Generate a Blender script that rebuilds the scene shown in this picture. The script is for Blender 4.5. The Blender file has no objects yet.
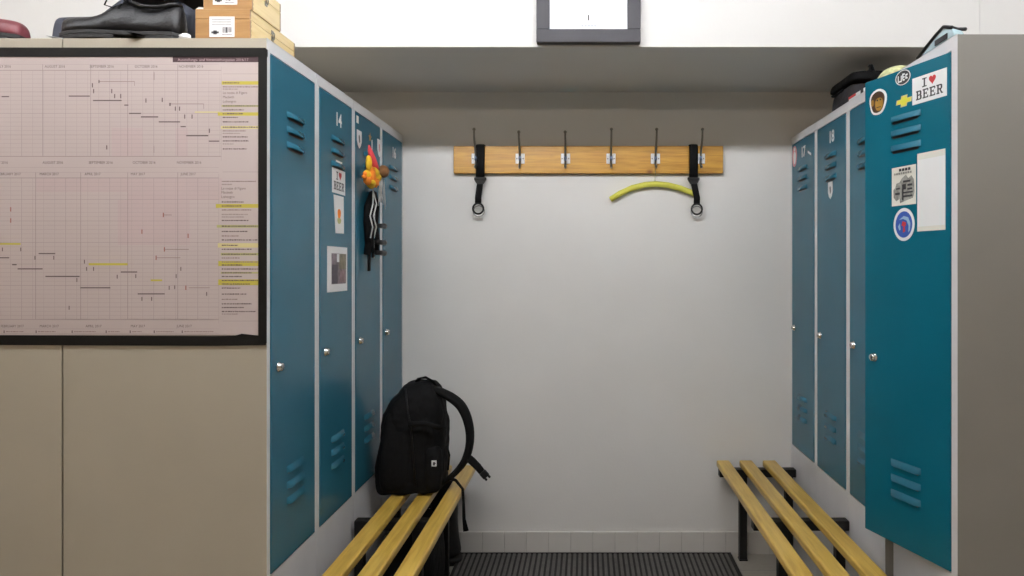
import bpy, bmesh, math, random
from mathutils import Vector, Matrix
random.seed(7)
PI = math.pi
scene = bpy.context.scene
COL = scene.collection
R = math.radians

# ------------------------------------------------------------------ survey of the room (metres)
EYE = 1.185          # camera height
FPX = 690.0          # focal length in pixels of a 1024 px wide picture
PX, PY = 587.0, 267.5
YB = 2.86            # back wall
XL = -0.763          # front plane of the left lockers
XR = 0.8455          # front plane of the right lockers
YNL = 1.645          # near end of the left lockers
HL, HR = 1.733, 1.722
BENCH = 0.40

def atY(px, py, Y):
    """point of the room at depth Y seen in that direction"""
    return Vector(((px-PX)*Y/FPX, Y, EYE-(py-PY)*Y/FPX))

# ------------------------------------------------------------------ materials
def lin(c):
    return tuple(((v/255)/12.92 if v/255 <= .04045 else ((v/255+.055)/1.055)**2.4) for v in c)

MATS = {}
def mat(name, rgb, rough=.5, metal=0., var=.06, scale=12., bump=0., bscale=60., spec=.5, stretch=None, coat=0., emit=None, alpha=1., trans=0.):
    if name in MATS: return MATS[name]
    m = bpy.data.materials.new(name); m.use_nodes = True
    nt = m.node_tree; b = nt.nodes['Principled BSDF']
    b.inputs['Roughness'].default_value = rough
    b.inputs['Metallic'].default_value = metal
    b.inputs['Specular IOR Level'].default_value = spec
    b.inputs['Coat Weight'].default_value = coat
    b.inputs['Coat Roughness'].default_value = .15
    b.inputs['Transmission Weight'].default_value = trans
    tc = nt.nodes.new('ShaderNodeTexCoord')
    mp = nt.nodes.new('ShaderNodeMapping')
    if stretch: mp.inputs['Scale'].default_value = stretch
    nt.links.new(tc.outputs['Object'], mp.inputs['Vector'])
    n = nt.nodes.new('ShaderNodeTexNoise'); n.inputs['Scale'].default_value = scale; n.inputs['Detail'].default_value = 4
    nt.links.new(mp.outputs['Vector'], n.inputs['Vector'])
    cr = nt.nodes.new('ShaderNodeValToRGB')
    lo = tuple(max(0, c*(1-var)) for c in rgb)+(1,); hi = tuple(min(1, c*(1+var)) for c in rgb)+(1,)
    cr.color_ramp.elements[0].position = .3; cr.color_ramp.elements[1].position = .7
    cr.color_ramp.elements[0].color = lo; cr.color_ramp.elements[1].color = hi
    nt.links.new(n.outputs['Fac'], cr.inputs['Fac'])
    nt.links.new(cr.outputs['Color'], b.inputs['Base Color'])
    if bump:
        n2 = nt.nodes.new('ShaderNodeTexNoise'); n2.inputs['Scale'].default_value = bscale; n2.inputs['Detail'].default_value = 6
        nt.links.new(mp.outputs['Vector'], n2.inputs['Vector'])
        bp = nt.nodes.new('ShaderNodeBump'); bp.inputs['Strength'].default_value = bump; bp.inputs['Distance'].default_value = .01
        nt.links.new(n2.outputs['Fac'], bp.inputs['Height']); nt.links.new(bp.outputs['Normal'], b.inputs['Normal'])
    if emit:
        b.inputs['Emission Color'].default_value = emit[0]+(1,); b.inputs['Emission Strength'].default_value = emit[1]
    MATS[name] = m
    return m

def wood(name, c1, c2, stretch, rough=.35, scale=6., coat=.3, knots=False):
    if name in MATS: return MATS[name]
    m = bpy.data.materials.new(name); m.use_nodes = True
    nt = m.node_tree; b = nt.nodes['Principled BSDF']
    b.inputs['Roughness'].default_value = rough; b.inputs['Coat Weight'].default_value = coat; b.inputs['Coat Roughness'].default_value = .2
    tc = nt.nodes.new('ShaderNodeTexCoord'); mp = nt.nodes.new('ShaderNodeMapping'); mp.inputs['Scale'].default_value = stretch
    nt.links.new(tc.outputs['Object'], mp.inputs['Vector'])
    n = nt.nodes.new('ShaderNodeTexNoise'); n.inputs['Scale'].default_value = scale; n.inputs['Detail'].default_value = 7; n.inputs['Distortion'].default_value = .6
    nt.links.new(mp.outputs['Vector'], n.inputs['Vector'])
    cr = nt.nodes.new('ShaderNodeValToRGB'); cr.color_ramp.elements[0].position = .32; cr.color_ramp.elements[1].position = .66
    cr.color_ramp.elements[0].color = c1+(1,); cr.color_ramp.elements[1].color = c2+(1,)
    nt.links.new(n.outputs['Fac'], cr.inputs['Fac'])
    out = cr.outputs['Color']
    if knots:
        v = nt.nodes.new('ShaderNodeTexVoronoi'); v.inputs['Scale'].default_value = 7
        mp2 = nt.nodes.new('ShaderNodeMapping'); mp2.inputs['Scale'].default_value = (1, 1, 1.3); mp2.inputs['Location'].default_value = (.31, .2, .13)
        nt.links.new(tc.outputs['Object'], mp2.inputs['Vector']); nt.links.new(mp2.outputs['Vector'], v.inputs['Vector'])
        c2r = nt.nodes.new('ShaderNodeValToRGB'); c2r.color_ramp.elements[0].position = .03; c2r.color_ramp.elements[1].position = .14
        c2r.color_ramp.elements[0].color = (.35, .2, .12, 1); c2r.color_ramp.elements[1].color = (1, 1, 1, 1)
        nt.links.new(v.outputs['Distance'], c2r.inputs['Fac'])
        mx = nt.nodes.new('ShaderNodeMixRGB'); mx.blend_type = 'MULTIPLY'; mx.inputs['Fac'].default_value = 1
        nt.links.new(out, mx.inputs['Color1']); nt.links.new(c2r.outputs['Color'], mx.inputs['Color2']); out = mx.outputs['Color']
    nt.links.new(out, b.inputs['Base Color'])
    bp = nt.nodes.new('ShaderNodeBump'); bp.inputs['Strength'].default_value = .12; bp.inputs['Distance'].default_value = .004
    nt.links.new(n.outputs['Fac'], bp.inputs['Height']); nt.links.new(bp.outputs['Normal'], b.inputs['Normal'])
    MATS[name] = m
    return m

M_WALL = mat('white_wall_paint', (.74, .73, .715), .75, var=.025, scale=3, bump=.05, bscale=140)
M_WALL2 = mat('warm_room_wall_paint', (.56, .45, .31), .75, var=.03, scale=3, bump=.05, bscale=140)
M_FASCIA = mat('white_bulkhead_paint', (.68, .677, .67), .7, var=.015, scale=3, bump=.03, bscale=140)
M_CEIL = mat('white_ceiling_paint', (.78, .77, .75), .8, var=.02, scale=3, bump=.04)
M_TEAL = mat('teal_locker_paint', (.021, .122, .186), .25, var=.06, scale=5, bump=.015, bscale=220, spec=.26)
M_FRAME = mat('light_grey_frame_paint', (.66, .66, .68), .4, var=.04, scale=8)
M_BEIGE = mat('beige_grey_panel_paint', (.38, .345, .28), .5, var=.03, scale=4, bump=.02, bscale=200)
M_GREIGE = mat('brown_grey_panel_paint', (.235, .224, .205), .5, var=.04, scale=4, bump=.02, bscale=200)
M_CHROME = mat('polished_metal', (.75, .75, .76), .18, metal=1., var=.03)
M_PLATEGLEAM = mat('white_plate_reflection', (.80, .81, .84), .2, var=.02)  # white colour stands in for bright reflections on the chrome hook plates
M_STEEL = mat('dull_steel', (.32, .31, .28), .35, metal=1., var=.08)
M_BLACKMETAL = mat('black_painted_steel', (.006, .006, .0065), .5, var=.15, spec=.3)
M_BLACKFAB = mat('black_woven_nylon', (.0042, .0042, .0048), .8, var=.3, scale=40, bump=.6, bscale=28, spec=.16)
M_BLACKWEB = mat('black_webbing', (.0055, .0055, .006), .8, var=.2, scale=60, bump=.2, bscale=500, spec=.16)
M_PLASTIC = mat('black_plastic', (.008, .008, .009), .4, var=.1, spec=.3)
M_LEATHER = mat('black_leather', (.007, .007, .0085), .42, var=.25, scale=25, bump=.3, bscale=60, spec=.35)
M_NAVY = mat('dark_blue_suede', (.030, .036, .056), .7, var=.2, scale=30)
M_SOLE = mat('black_rubber', (.010, .010, .011), .6, var=.2, scale=30)
M_MAROON = mat('maroon_leather', (.16, .035, .045), .45, var=.2, scale=25, bump=.15, bscale=150)
M_SLAT = wood('varnished_yellow_pine', lin((182, 145, 58)), lin((210, 175, 84)), (14, .9, 14), knots=False)
M_PINE = wood('golden_pine_board', lin((174, 122, 38)), lin((204, 154, 58)), (1.2, 10, 16), knots=True)
M_BOXEND = wood('orange_box_wood', lin((142, 104, 62)), lin((164, 126, 80)), (1, 6, 12))
M_BOXSIDE = wood('pale_box_wood', lin((222, 194, 132)), lin((238, 214, 158)), (8, 1, 12))
M_PAPER = mat('white_paper', (.76, .76, .76), .7, var=.02)
M_PINKPAPER = mat('pinkish_planner_paper', (.50, .425, .415), .6, var=.02, scale=6)
M_PINK = mat('pale_pink_print', (.50, .40, .40), .6, var=.02)
M_GRID = mat('grey_grid_print', (.30, .245, .24), .6, var=.05)
M_GRID2 = mat('faint_grid_print', (.40, .335, .33), .6, var=.05)
M_INK = mat('dark_ink', (.11, .075, .08), .6, var=.1)
M_INKGREY = mat('grey_ink', (.25, .18, .18), .6, var=.1)
M_REDINK = mat('red_brown_ink', (.30, .09, .07), .6, var=.1)
M_YEL = mat('yellow_highlighter', (.52, .445, .065), .6, var=.05)
M_YELP = mat('pale_yellow_highlighter', (.60, .53, .25), .6, var=.05)
M_OLIVE = mat('green_highlighter', (.42, .42, .17), .6, var=.05)
M_BANNER = mat('dark_maroon_print', (.055, .025, .032), .55, var=.1)
M_BANTXT = mat('pale_banner_print', (.42, .30, .32), .6, var=.05)
M_TAPE = mat('black_tape', (.0065, .0058, .0052), .6, var=.2, bump=.1, bscale=60, spec=.2)
M_CLOCK = mat('dark_grey_clock_frame', (.040, .039, .048), .6, var=.08)
M_DIAL = mat('pale_dial', (.66, .67, .74), .4, var=.01)
M_DARK = mat('dark_print_and_slot_shade', (.02, .02, .025), .5, var=.1)
M_RED = mat('red_print', (.48, .03, .035), .5, var=.06)
M_YSTICK = mat('yellow_sticker', (.62, .60, .05), .45, var=.06)
M_BROWNST = mat('brown_sticker', (.050, .020, .008), .5, var=.1)
M_GOLDST = mat('golden_sticker', (.30, .165, .02), .5, var=.15, scale=60)
M_BLUEST = mat('blue_sticker', (.025, .08, .36), .45, var=.1)
M_LBLUE = mat('light_blue_print', (.30, .45, .62), .5, var=.1)
M_GREYPR = mat('grey_print', (.24, .24, .22), .6, var=.4, scale=120)
M_CREAM = mat('cream_paper', (.68, .67, .61), .7, var=.04)
M_PINKST = mat('pink_sticker', (.60, .24, .26), .5, var=.1)
M_WHITEST = mat('white_vinyl', (.74, .75, .76), .45, var=.02)
M_TILE = mat('grey_skirting_tile', (.60, .585, .56), .4, var=.03, scale=10)
M_MAT = mat('dark_grey_ribbed_rubber', (.095, .089, .083), .7, var=.15, scale=40)
M_MATLO = mat('black_rubber_base', (.014, .013, .013), .8, var=.15, scale=40)
M_HANGER = mat('yellow_green_hanger', (.66, .64, .09), .5, var=.06, scale=20)
M_TOYRED = mat('red_felt', (.60, .05, .06), .85, var=.15, scale=40, bump=.2)
M_TOYYEL = mat('yellow_felt', (.72, .42, .015), .85, var=.15, scale=40, bump=.2)
M_TOYORA = mat('orange_felt', (.80, .22, .015), .85, var=.15, scale=40, bump=.2)
M_TOYBRN = mat('brown_felt', (.20, .09, .03), .85, var=.15, scale=40, bump=.2)
M_WHITECORD = mat('white_cord', (.62, .62, .60), .7, var=.1)
M_KNIT = mat('pale_green_knit', (.52, .53, .28), .9, var=.35, scale=60, bump=.6, bscale=120)
M_CLEAR = mat('pale_blue_plastic', (.42, .56, .62), .25, var=.25, scale=14)
M_GREYFAB = mat('charcoal_fabric', (.030, .029, .033), .85, var=.35, scale=30, bump=.4, bscale=120, spec=.2)
M_GLASSRING = mat('clear_plastic_ring', (.80, .80, .80), .1, var=.02, trans=.7)
LX, LY, LZ, LP, LP2 = -.30, 1.17, 2.36, 71, 92

def tile_floor():
    m = bpy.data.materials.new('grey_floor_tile'); m.use_nodes = True
    nt = m.node_tree; b = nt.nodes['Principled BSDF']; b.inputs['Roughness'].default_value = .32
    tc = nt.nodes.new('ShaderNodeTexCoord'); br = nt.nodes.new('ShaderNodeTexBrick')
    br.offset = 0; br.inputs['Scale'].default_value = 1
    br.inputs['Brick Width'].default_value = .30; br.inputs['Row Height'].default_value = .30
    br.inputs['Mortar Size'].default_value = .0025
    br.inputs['Color1'].default_value = (.36, .335, .29, 1); br.inputs['Color2'].default_value = (.34, .315, .27, 1); br.inputs['Mortar'].default_value = (.25, .24, .22, 1)
    nt.links.new(tc.outputs['Object'], br.inputs['Vector'])
    n = nt.nodes.new('ShaderNodeTexNoise'); n.inputs['Scale'].default_value = 60
    nt.links.new(tc.outputs['Object'], n.inputs['Vector'])
    mx = nt.nodes.new('ShaderNodeMixRGB'); mx.blend_type = 'OVERLAY'; mx.inputs['Fac'].default_value = .12
    nt.links.new(br.outputs['Color'], mx.inputs['Color1']); nt.links.new(n.outputs['Fac'], mx.inputs['Color2'])
    nt.links.new(mx.outputs['Color'], b.inputs['Base Color'])
    return m
M_FLOOR = tile_floor()

# ------------------------------------------------------------------ mesh builder
class MB:
    def __init__(s):
        s.bm = bmesh.new(); s.mats = []
    def mi(s, m):
        if m is None: return 0
        if m not in s.mats: s.mats.append(m)
        return s.mats.index(m)
    def _tagfaces(s, n0, m, smooth=False):
        s.bm.faces.ensure_lookup_table()
        i = s.mi(m)
        for f in s.bm.faces[n0:]:
            f.material_index = i; f.smooth = smooth
    def raw(s, verts, faces, m, smooth=False):
        n0 = len(s.bm.faces)
        vs = [s.bm.verts.new(v) for v in verts]
        for f in faces:
            try: s.bm.faces.new([vs[i] for i in f])
            except ValueError: pass
        s._tagfaces(n0, m, smooth)
    def box(s, x0, x1, y0, y1, z0, z1, m, bevel=0., segs=2, M=None):
        t = bmesh.new()
        bmesh.ops.create_cube(t, size=1)
        for v in t.verts:
            v.co = Vector((x0+(v.co.x+.5)*(x1-x0), y0+(v.co.y+.5)*(y1-y0), z0+(v.co.z+.5)*(z1-z0)))
        if bevel:
            bmesh.ops.bevel(t, geom=t.edges[:], offset=bevel, segments=segs, profile=.5, affect='EDGES')
        s.merge(t, m, smooth=False, M=M)
    def merge(s, t, m, smooth=False, M=None):
        t.verts.index_update()
        vs = [((M @ v.co) if M else v.co.copy()) for v in t.verts]
        fs = [[v.index for v in f.verts] for f in t.faces]
        t.free()
        s.raw(vs, fs, m, smooth)
    def tube(s, pts, r, m, segs=10, caps=True, flat=None, up=None, smooth=True):
        """r number or list; flat=(a,b) multiplies the two cross axes (a along side, b along up)"""
        pts = [Vector(p) for p in pts]; n = len(pts)
        rs = r if isinstance(r, (list, tuple)) else [r]*n
        rings = []; prev = None
        for i, p in enumerate(pts):
            d = (pts[min(i+1, n-1)]-pts[max(i-1, 0)]).normalized()
            if up is not None:
                u = Vector(up); u = (u-d*u.dot(d)).normalized()
            elif prev is None:
                u = Vector((0, 0, 1)) if abs(d.z) < .9 else Vector((1, 0, 0)); u = (u-d*u.dot(d)).normalized()
            else:
                u = (prev-d*prev.dot(d)).normalized()
            prev = u; w = d.cross(u)
            fa, fb = flat or (1, 1)
            rings.append([p+rs[i]*(math.cos(a)*w*fa+math.sin(a)*u*fb) for a in [2*PI*k/segs for k in range(segs)]])
        V = [v for r_ in rings for v in r_]; F = []
        for i in range(n-1):
            for k in range(segs):
                F.append((i*segs+k, i*segs+(k+1) % segs, (i+1)*segs+(k+1) % segs, (i+1)*segs+k))
        if caps:
            F.append(tuple(range(segs))[::-1]); F.append(tuple(range((n-1)*segs, n*segs)))
        s.raw(V, F, m, smooth)
    def ring(s, c, R_, r, m, axis='y', segs=28, ss=8):
        c = Vector(c); V = []; F = []
        for i in range(segs):
            a = 2*PI*i/segs
            for k in range(ss):
                b = 2*PI*k/ss
                rr = R_+r*math.cos(b); h = r*math.sin(b)
                p = {'y': (rr*math.cos(a), h, rr*math.sin(a)), 'x': (h, rr*math.cos(a), rr*math.sin(a)), 'z': (rr*math.cos(a), rr*math.sin(a), h)}[axis]
                V.append(c+Vector(p))
        for i in range(segs):
            for k in range(ss):
                F.append((i*ss+k, ((i+1) % segs)*ss+k, ((i+1) % segs)*ss+(k+1) % ss, i*ss+(k+1) % ss))
        s.raw(V, F, m, True)
    def lathe(s, prof, m, M=None, segs=20, smooth=True):
        """prof: (radius, height) along local z"""
        V = []; F = []; n = len(prof)
        for (r, h) in prof:
            for k in range(segs):
                a = 2*PI*k/segs; p = Vector((r*math.cos(a), r*math.sin(a), h)); V.append(M @ p if M else p)
        for i in range(n-1):
            for k in range(segs):
                F.append((i*segs+k, i*segs+(k+1) % segs, (i+1)*segs+(k+1) % segs, (i+1)*segs+k))
        F.append(tuple(range(segs))[::-1]); F.append(tuple(range((n-1)*segs, n*segs)))
        s.raw(V, F, m, smooth)
    def blob(s, c, rad, m, M=None, seg=16, e=1., noise=0.):
        """superellipsoid"""
        t = bmesh.new(); bmesh.ops.create_uvsphere(t, u_segments=seg, v_segments=max(8, seg*3//4), radius=1)
        f = lambda v: math.copysign(abs(v)**e, v)
        for v in t.verts:
            k = 1+noise*(random.random()-.5)
            v.co = Vector((f(v.co.x)*rad[0]*k, f(v.co.y)*rad[1]*k, f(v.co.z)*rad[2]*k))
            v.co = (M @ v.co if M else v.co)+Vector(c)
        s.merge(t, m, True)
    def prism(s, poly, m, fr, h0, h1):
        """poly in 2-D (a,b); fr maps (a,b,h) to 3-D; solid between h0 and h1"""
        n = len(poly)
        V = [fr(a, b, h0) for a, b in poly]+[fr(a, b, h1) for a, b in poly]
        F = [tuple(range(n))[::-1], tuple(range(n, 2*n))]+[(i, (i+1) % n, n+(i+1) % n, n+i) for i in range(n)]
        s.raw(V, F, m)
    def build(s, name, parent=None, pm=None, m=None, recalc=True):
        if recalc: bmesh.ops.recalc_face_normals(s.bm, faces=s.bm.faces[:])
        me = bpy.data.meshes.new(name); s.bm.to_mesh(me); s.bm.free()
        for k in (s.mats or [m]):
            if k: me.materials.append(k)
        o = bpy.data.objects.new(name, me); COL.objects.link(o)
        if parent:
            o.parent = parent
            if pm is not None: o.matrix_parent_inverse = pm
        return o

def curve(pts, n=5):
    """Catmull-Rom resampling of a polyline"""
    pts = [Vector(p) for p in pts]; q = [pts[0]*2-pts[1]]+pts+[pts[-1]*2-pts[-2]]; out = []
    for i in range(1, len(q)-2):
        for k in range(n):
            t = k/n; a, b_, c, d = q[i-1], q[i], q[i+1], q[i+2]
            out.append(.5*((2*b_)+(c-a)*t+(2*a-5*b_+4*c-d)*t*t+(3*b_-a-3*c+d)*t**3))
    return out+[pts[-1]]

def tag(o, label=None, cat=None, group=None, kind=None):
    if label: o['label'] = label
    if cat: o['category'] = cat
    if group: o['group'] = group
    if kind: o['kind'] = kind
    return o

def thing(name, label, cat, loc=(0, 0, 0), rz=0., group=None):
    o = bpy.data.objects.new(name, None); COL.objects.link(o)
    o.empty_display_size = .1
    o.location = loc; o.rotation_euler = (0, 0, rz)
    tag(o, label, cat, group)
    return o

def inv(root):
    """so that children of root may be built in room coordinates"""
    return (Matrix.Translation(root.location) @ root.rotation_euler.to_matrix().to_4x4()).inverted()

def smooth_bevel(o, w=.003, seg=2, ang=40):
    b = o.modifiers.new('bevel', 'BEVEL'); b.width = w; b.segments = seg; b.limit_method = 'ANGLE'; b.angle_limit = R(ang)

def subsurf(o, n=1):
    s = o.modifiers.new('sub', 'SUBSURF'); s.levels = n; s.render_levels = n

def text_flat(body, align='LEFT', bold=0.):
    """2-D vertices and faces of a line of text of cap height about 0.7"""
    cu = bpy.data.curves.new('lettering', 'FONT'); cu.body = body; cu.align_x = align; cu.resolution_u = 3; cu.offset = bold
    ob = bpy.data.objects.new('lettering', cu); COL.objects.link(ob)
    dg = bpy.context.evaluated_depsgraph_get()
    me = bpy.data.meshes.new_from_object(ob.evaluated_get(dg))
    V = [(v.co.x, v.co.y) for v in me.vertices]; F = [tuple(p.vertices) for p in me.polygons]
    bpy.data.objects.remove(ob); bpy.data.curves.remove(cu); bpy.data.meshes.remove(me)
    return V, F

# ------------------------------------------------------------------ ROOM
X0, X1, Y0, Y1, ZC = -2.8, 2.8, -4.2, YB, 2.70
def slab(name, a, m, kind='structure'):
    b = MB(); b.box(*a, m); o = b.build(name); o['kind'] = kind; return o
slab('floor', (X0-.1, X1+.1, Y0-.1, Y1+.1, -.1, 0), M_FLOOR)
slab('ceiling', (X0-.1, X1+.1, Y0-.1, Y1+.1, ZC, ZC+.1), M_CEIL)
slab('wall_back', (X0-.1, X1+.1, YB, YB+.1, 0, ZC), M_WALL)
slab('wall_left', (X0-.1, X0, Y0, YB, 0, ZC), M_WALL2)
slab('wall_right', (X1, X1+.1, Y0, YB, 0, ZC), M_WALL2)
slab('wall_front', (X0-.1, X1+.1, Y0-.1, Y0, 0, ZC), M_WALL2)
# boxed-in bulkhead under the ceiling: long boarded length, then a second board past the joint
ZK, YK, XJ = 1.912, 2.275, 1.296
b = MB(); b.box(X0, XJ-.0015, YK, YB, ZK, ZC, M_FASCIA); b.box(XJ+.0015, X1, YK+.002, YB, ZK, ZC, M_FASCIA)
b.box(XJ-.002, XJ+.002, YK+.006, YB, ZK+.001, ZC, M_FASCIA)
o = b.build('ceiling_bulkhead'); o['kind'] = 'structure'
# tile skirting along the back wall
b = MB(); w = .0915; x = -.80
while x < .86:
    b.box(x+.0008, x+w-.0008, YB-.009, YB, 0, .092, M_TILE, bevel=.0015, segs=1); x += w
b.box(-.80, x, YB-.006, YB, 0, .090, mat('grout', (.42, .41, .39), .8))
o = b.build('baseboard_back'); o['kind'] = 'structure'

# ------------------------------------------------------------------ LOCKERS
LOUV = (1.575, 1.537, 1.498, .672, .632, .592)
def louvre_bm(b, xc, z, w=.103):
    """pressed hood over a slot painted as a dark patch of shade: a rounded cover that stands out most at its lower lip, tapered ends"""
    h, d, e = .0165, .0088, .012
    sl = .0055 if z > 1 else .0035
    n = 5; rows = []
    for i in range(n+1):
        t = i/n; y = -d*math.sin(t*PI/2)**.8; zz = z+h/2-h*t; k = e*t**.6
        rows.append([(xc-w/2, 0, zz), (xc-w/2+k, y, zz), (xc+w/2-k, y, zz), (xc+w/2, 0, zz)])
    V = [v for r_ in rows for v in r_]
    F = [(i*4+k, i*4+k+1, i*4+k+5, i*4+k+4) for i in range(n) for k in range(3)]
    b.raw(V, F, M_TEAL, True)
    zl = z-h/2
    b.raw([(xc-w/2+.006, -.0003, zl+.002), (xc+w/2-.006, -.0003, zl+.002), (xc+w/2-.008, -.0003, zl-sl), (xc-w/2+.008, -.0003, zl-sl)], [(0, 1, 2, 3)], M_DARK)  # flat dark patch painted for the shade inside the slot

def locker(label, side, y, w, H, xf, group, number=None, open_deg=0., panel=None, depth=.486, doormat=None, hst=.0155):
    """local frame: front faces -y, width runs along +x; lock beside x=0, hinges beside x=w"""
    left = side == 'L'
    r = thing('locker', label, 'locker', (xf, y if left else y+w, 0), PI/2 if left else -PI/2, group)
    pan = panel or M_BEIGE
    b = MB(); t = .007; g = .0006
    b.box(g, t, .0012, depth-g, 0.0, H-.0012, pan)
    b.box(w-t, w-g, .0012, depth-g, 0.0, H-.0012, pan)
    b.box(t, w-t, depth-t, depth-g, 0.0, H-.001, pan)
    b.box(t, w-t, .012, depth-t, H-.010, H-.001, pan)
    b.box(t, w-t, .012, depth-t, .425, .435, pan)
    b.box(t, w-t, .02, depth-t, 1.42, 1.428, pan)
    b.build('carcass', r)
    # face frame of sheet steel
    st = .0155; zt, zb = H-.031, (.442 if left else .456)
    b = MB()
    b.box(g, st, 0, .0010, zb, zt, M_FRAME); b.box(w-hst, w-g, 0, .0010, zb, zt, M_FRAME)
    b.box(t+.0003, st, .0008, .012, zb, zt, M_FRAME); b.box(w-hst, w-t-.0003, .0008, .012, zb, zt, M_FRAME)
    b.box(g, w-g, 0, .0010, zt, H, M_FRAME); b.box(t+.0003, w-t-.0003, .0008, .012, zt, H-.0105, M_FRAME)
    b.box(g, w-g, .0, .0010, H-.0011, H, M_FRAME)
    b.box(g, w-g, 0, .0010, .0, zb, M_FRAME); b.box(t+.0003, w-t-.0003, .0008, .012, .0, zb, M_FRAME)
    b.box(g, w-g, -.0012, 0, .10, .104, M_FRAME)
    f = b.build('front_frame', r)
    # door hung on its hinge line
    hx = w-hst-.002
    dw = hx-(st+.002)
    d = MB(); d.box(-dw, 0, -.002, .016, zb+.003, zt-.003, doormat or M_TEAL, bevel=.002, segs=2)
    for zz in LOUV: pass
    door = d.build('door', r); door.location = (hx, 0, 0); door.rotation_euler = (0, 0, R(open_deg))
    for zz in LOUV:
        lb = MB(); louvre_bm(lb, -dw/2+.004, zz)
        for v in lb.bm.verts: v.co.y -= .0021
        lb.build('louvre', door)
    k = MB()
    Mk = Matrix.Translation((-dw+.038, -.002, .940)) @ Matrix.Rotation(PI/2, 4, 'X')
    k.lathe([(.0125, 0), (.0125, .003), (.0100, .005), (.0100, .009), (.0085, .0115), (.0035, .012)], M_CHROME, Mk)
    k.box(-dw+.0372, -dw+.0388, -.0147, -.0125, .935, .945, M_DARK)
    lk = k.build('lock', door); lk['label'] = 'round chrome cam lock'
    if number:
        V, F = text_flat(number, 'CENTER', .03)
        tb = MB(); sz = .056
        tb.raw([(-dw/2+.012+v[0]*sz*.95, -.0026, 1.618+v[1]*sz) for v in V], F, M_WHITEST)
        nb = tb.build('number', door, recalc=False); nb['label'] = 'white numerals %s' % number
    return r, door

PL = .304
GL, GR = 'lockers along the left side', 'lockers along the right side'
locker('nearest blue locker on the left, its side panel carrying the wall planner', 'L', YNL, PL-.001, HL, XL, GL)
locker('blue locker numbered 14 on the left with beer sticker and taped photo', 'L', YNL+PL, PL-.001, HL, XL, GL, '14')
locker('blue locker on the left with the colourful toy and black cords hanging on it', 'L', YNL+2*PL, PL-.001, HL, XL, GL)
locker('farthest blue locker on the left, beside the white back wall', 'L', YNL+3*PL, PL-.004, HL, XL, GL, '16')
# the unit that stands back to back with the nearest left locker
b_r = thing('cabinet', 'beige cabinet at the left edge of the photo, back to back with the blue lockers', 'cabinet', (XL-.486-.005-.486, YNL, 0))
b = MB(); x0, x1 = XL-.486-.005-.486, XL-.486-.005
b.box(x0, x1, YNL+.001, YNL+.008, 0, HL-.001, M_BEIGE, bevel=.001, segs=1)
b.box(x0, x1, YNL+1.208, YNL+1.214, 0, HL-.001, M_BEIGE)
b.box(x1-.007, x1, YNL+.008, YNL+1.208, 0, HL-.001, M_BEIGE)
b.box(x0+.02, x1-.007, YNL+.008, YNL+1.208, HL-.010, HL-.001, M_BEIGE)
b.box(x0, x1-.007, YNL+.008, YNL+1.208, .02, .03, M_BEIGE)
b.build('carcass', b_r, inv(b_r))
b = MB()
for k in range(4): b.box(x0-.002, x0+.016, YNL+.01+k*.302, YNL+.305+k*.302, .05, HL-.02, M_TEAL, bevel=.002)
b.build('door', b_r, inv(b_r))

PR = .3125
locker('blue locker numbered 17 on the right, in the corner by the back wall', 'R', YB-PR, PR-.003, HR, XR, GR, '17', panel=M_GREIGE)
locker('blue locker numbered 18 on the right with a white shield sticker', 'R', YB-2*PR, PR-.001, HR, XR, GR, '18', panel=M_GREIGE)
locker('blue locker on the right mostly hidden behind the open locker door', 'R', 1.957, YB-2*PR-.001-1.957, HR, XR, GR, panel=M_GREIGE)
XO, YO, WO = .868, 1.617, .338
rt, opendoor = locker('nearest locker on the right, its sticker-covered blue door standing ajar', 'R', YO, WO, 1.733, XO, GR, open_deg=18.4, panel=M_GREIGE, hst=.026,
                      doormat=mat('deep_teal_door_paint', (.003, .106, .160), .27, var=.06, scale=5, bump=.015, bscale=220, spec=.26))

# ------------------------------------------------------------------ surfaces for things stuck onto them
class Surf:
    """a flat surface: origin P, rightward tangent u (as seen from the room), normal n towards the room"""
    def __init__(s, P, u, n):
        s.P, s.u, s.n = Vector(P), Vector(u).normalized(), Vector(n).normalized()
    def hit(s, px, py):
        d = Vector(((px-PX)/FPX, 1, -(py-PY)/FPX)); o = Vector((0, 0, EYE))
        t = (s.P-o).dot(s.n)/d.dot(s.n); q = o+d*t-s.P
        return q.dot(s.u), q.z
    def fr(s, a, b, h): return s.P+s.u*a+Vector((0, 0, b))+s.n*h
def rect(a0, b0, a1, b1): return [(a0, b0), (a1, b0), (a1, b1), (a0, b1)]
def oval(ca, cb, ra, rb, n=24, rot=0): return [(ca+ra*math.cos(2*PI*k/n+rot), cb+rb*math.sin(2*PI*k/n+rot)) for k in range(n)]
def heart(ca, cb, w, h):
    pts = []
    for k in range(28):
        t = 2*PI*k/28
        pts.append((ca+w/2*math.sin(t)**3, cb+h/2*((13*math.cos(t)-5*math.cos(2*t)-2*math.cos(3*t)-math.cos(4*t))/15+.12)))
    return pts
def put_text(b, s, body, a, bb, size, m, h, align='LEFT', sx=1.):
    V, F = text_flat(body, align)
    b.raw([s.fr(a+v[0]*size*sx, bb+v[1]*size, h) for v in V], F, m)

S_L = Surf((XL+.0022, 0, 0), (0, 1, 0), (1, 0, 0))          # left doors
S_R = Surf((XR-.0022, 0, 0), (0, -1, 0), (-1, 0, 0))        # right doors
hinge = Vector((XO, YO+.026+.002, 0)); ca = R(18.4)
u_ = Vector((math.sin(ca), -math.cos(ca), 0)); n_ = Vector((-math.cos(ca), -math.sin(ca), 0))
S_O = Surf(hinge+n_*.0022, u_, n_)                           # open door
S_P = Surf((0, YNL-.0005, 0), (1, 0, 0), (0, -1, 0))         # end panel of the left bank

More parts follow.
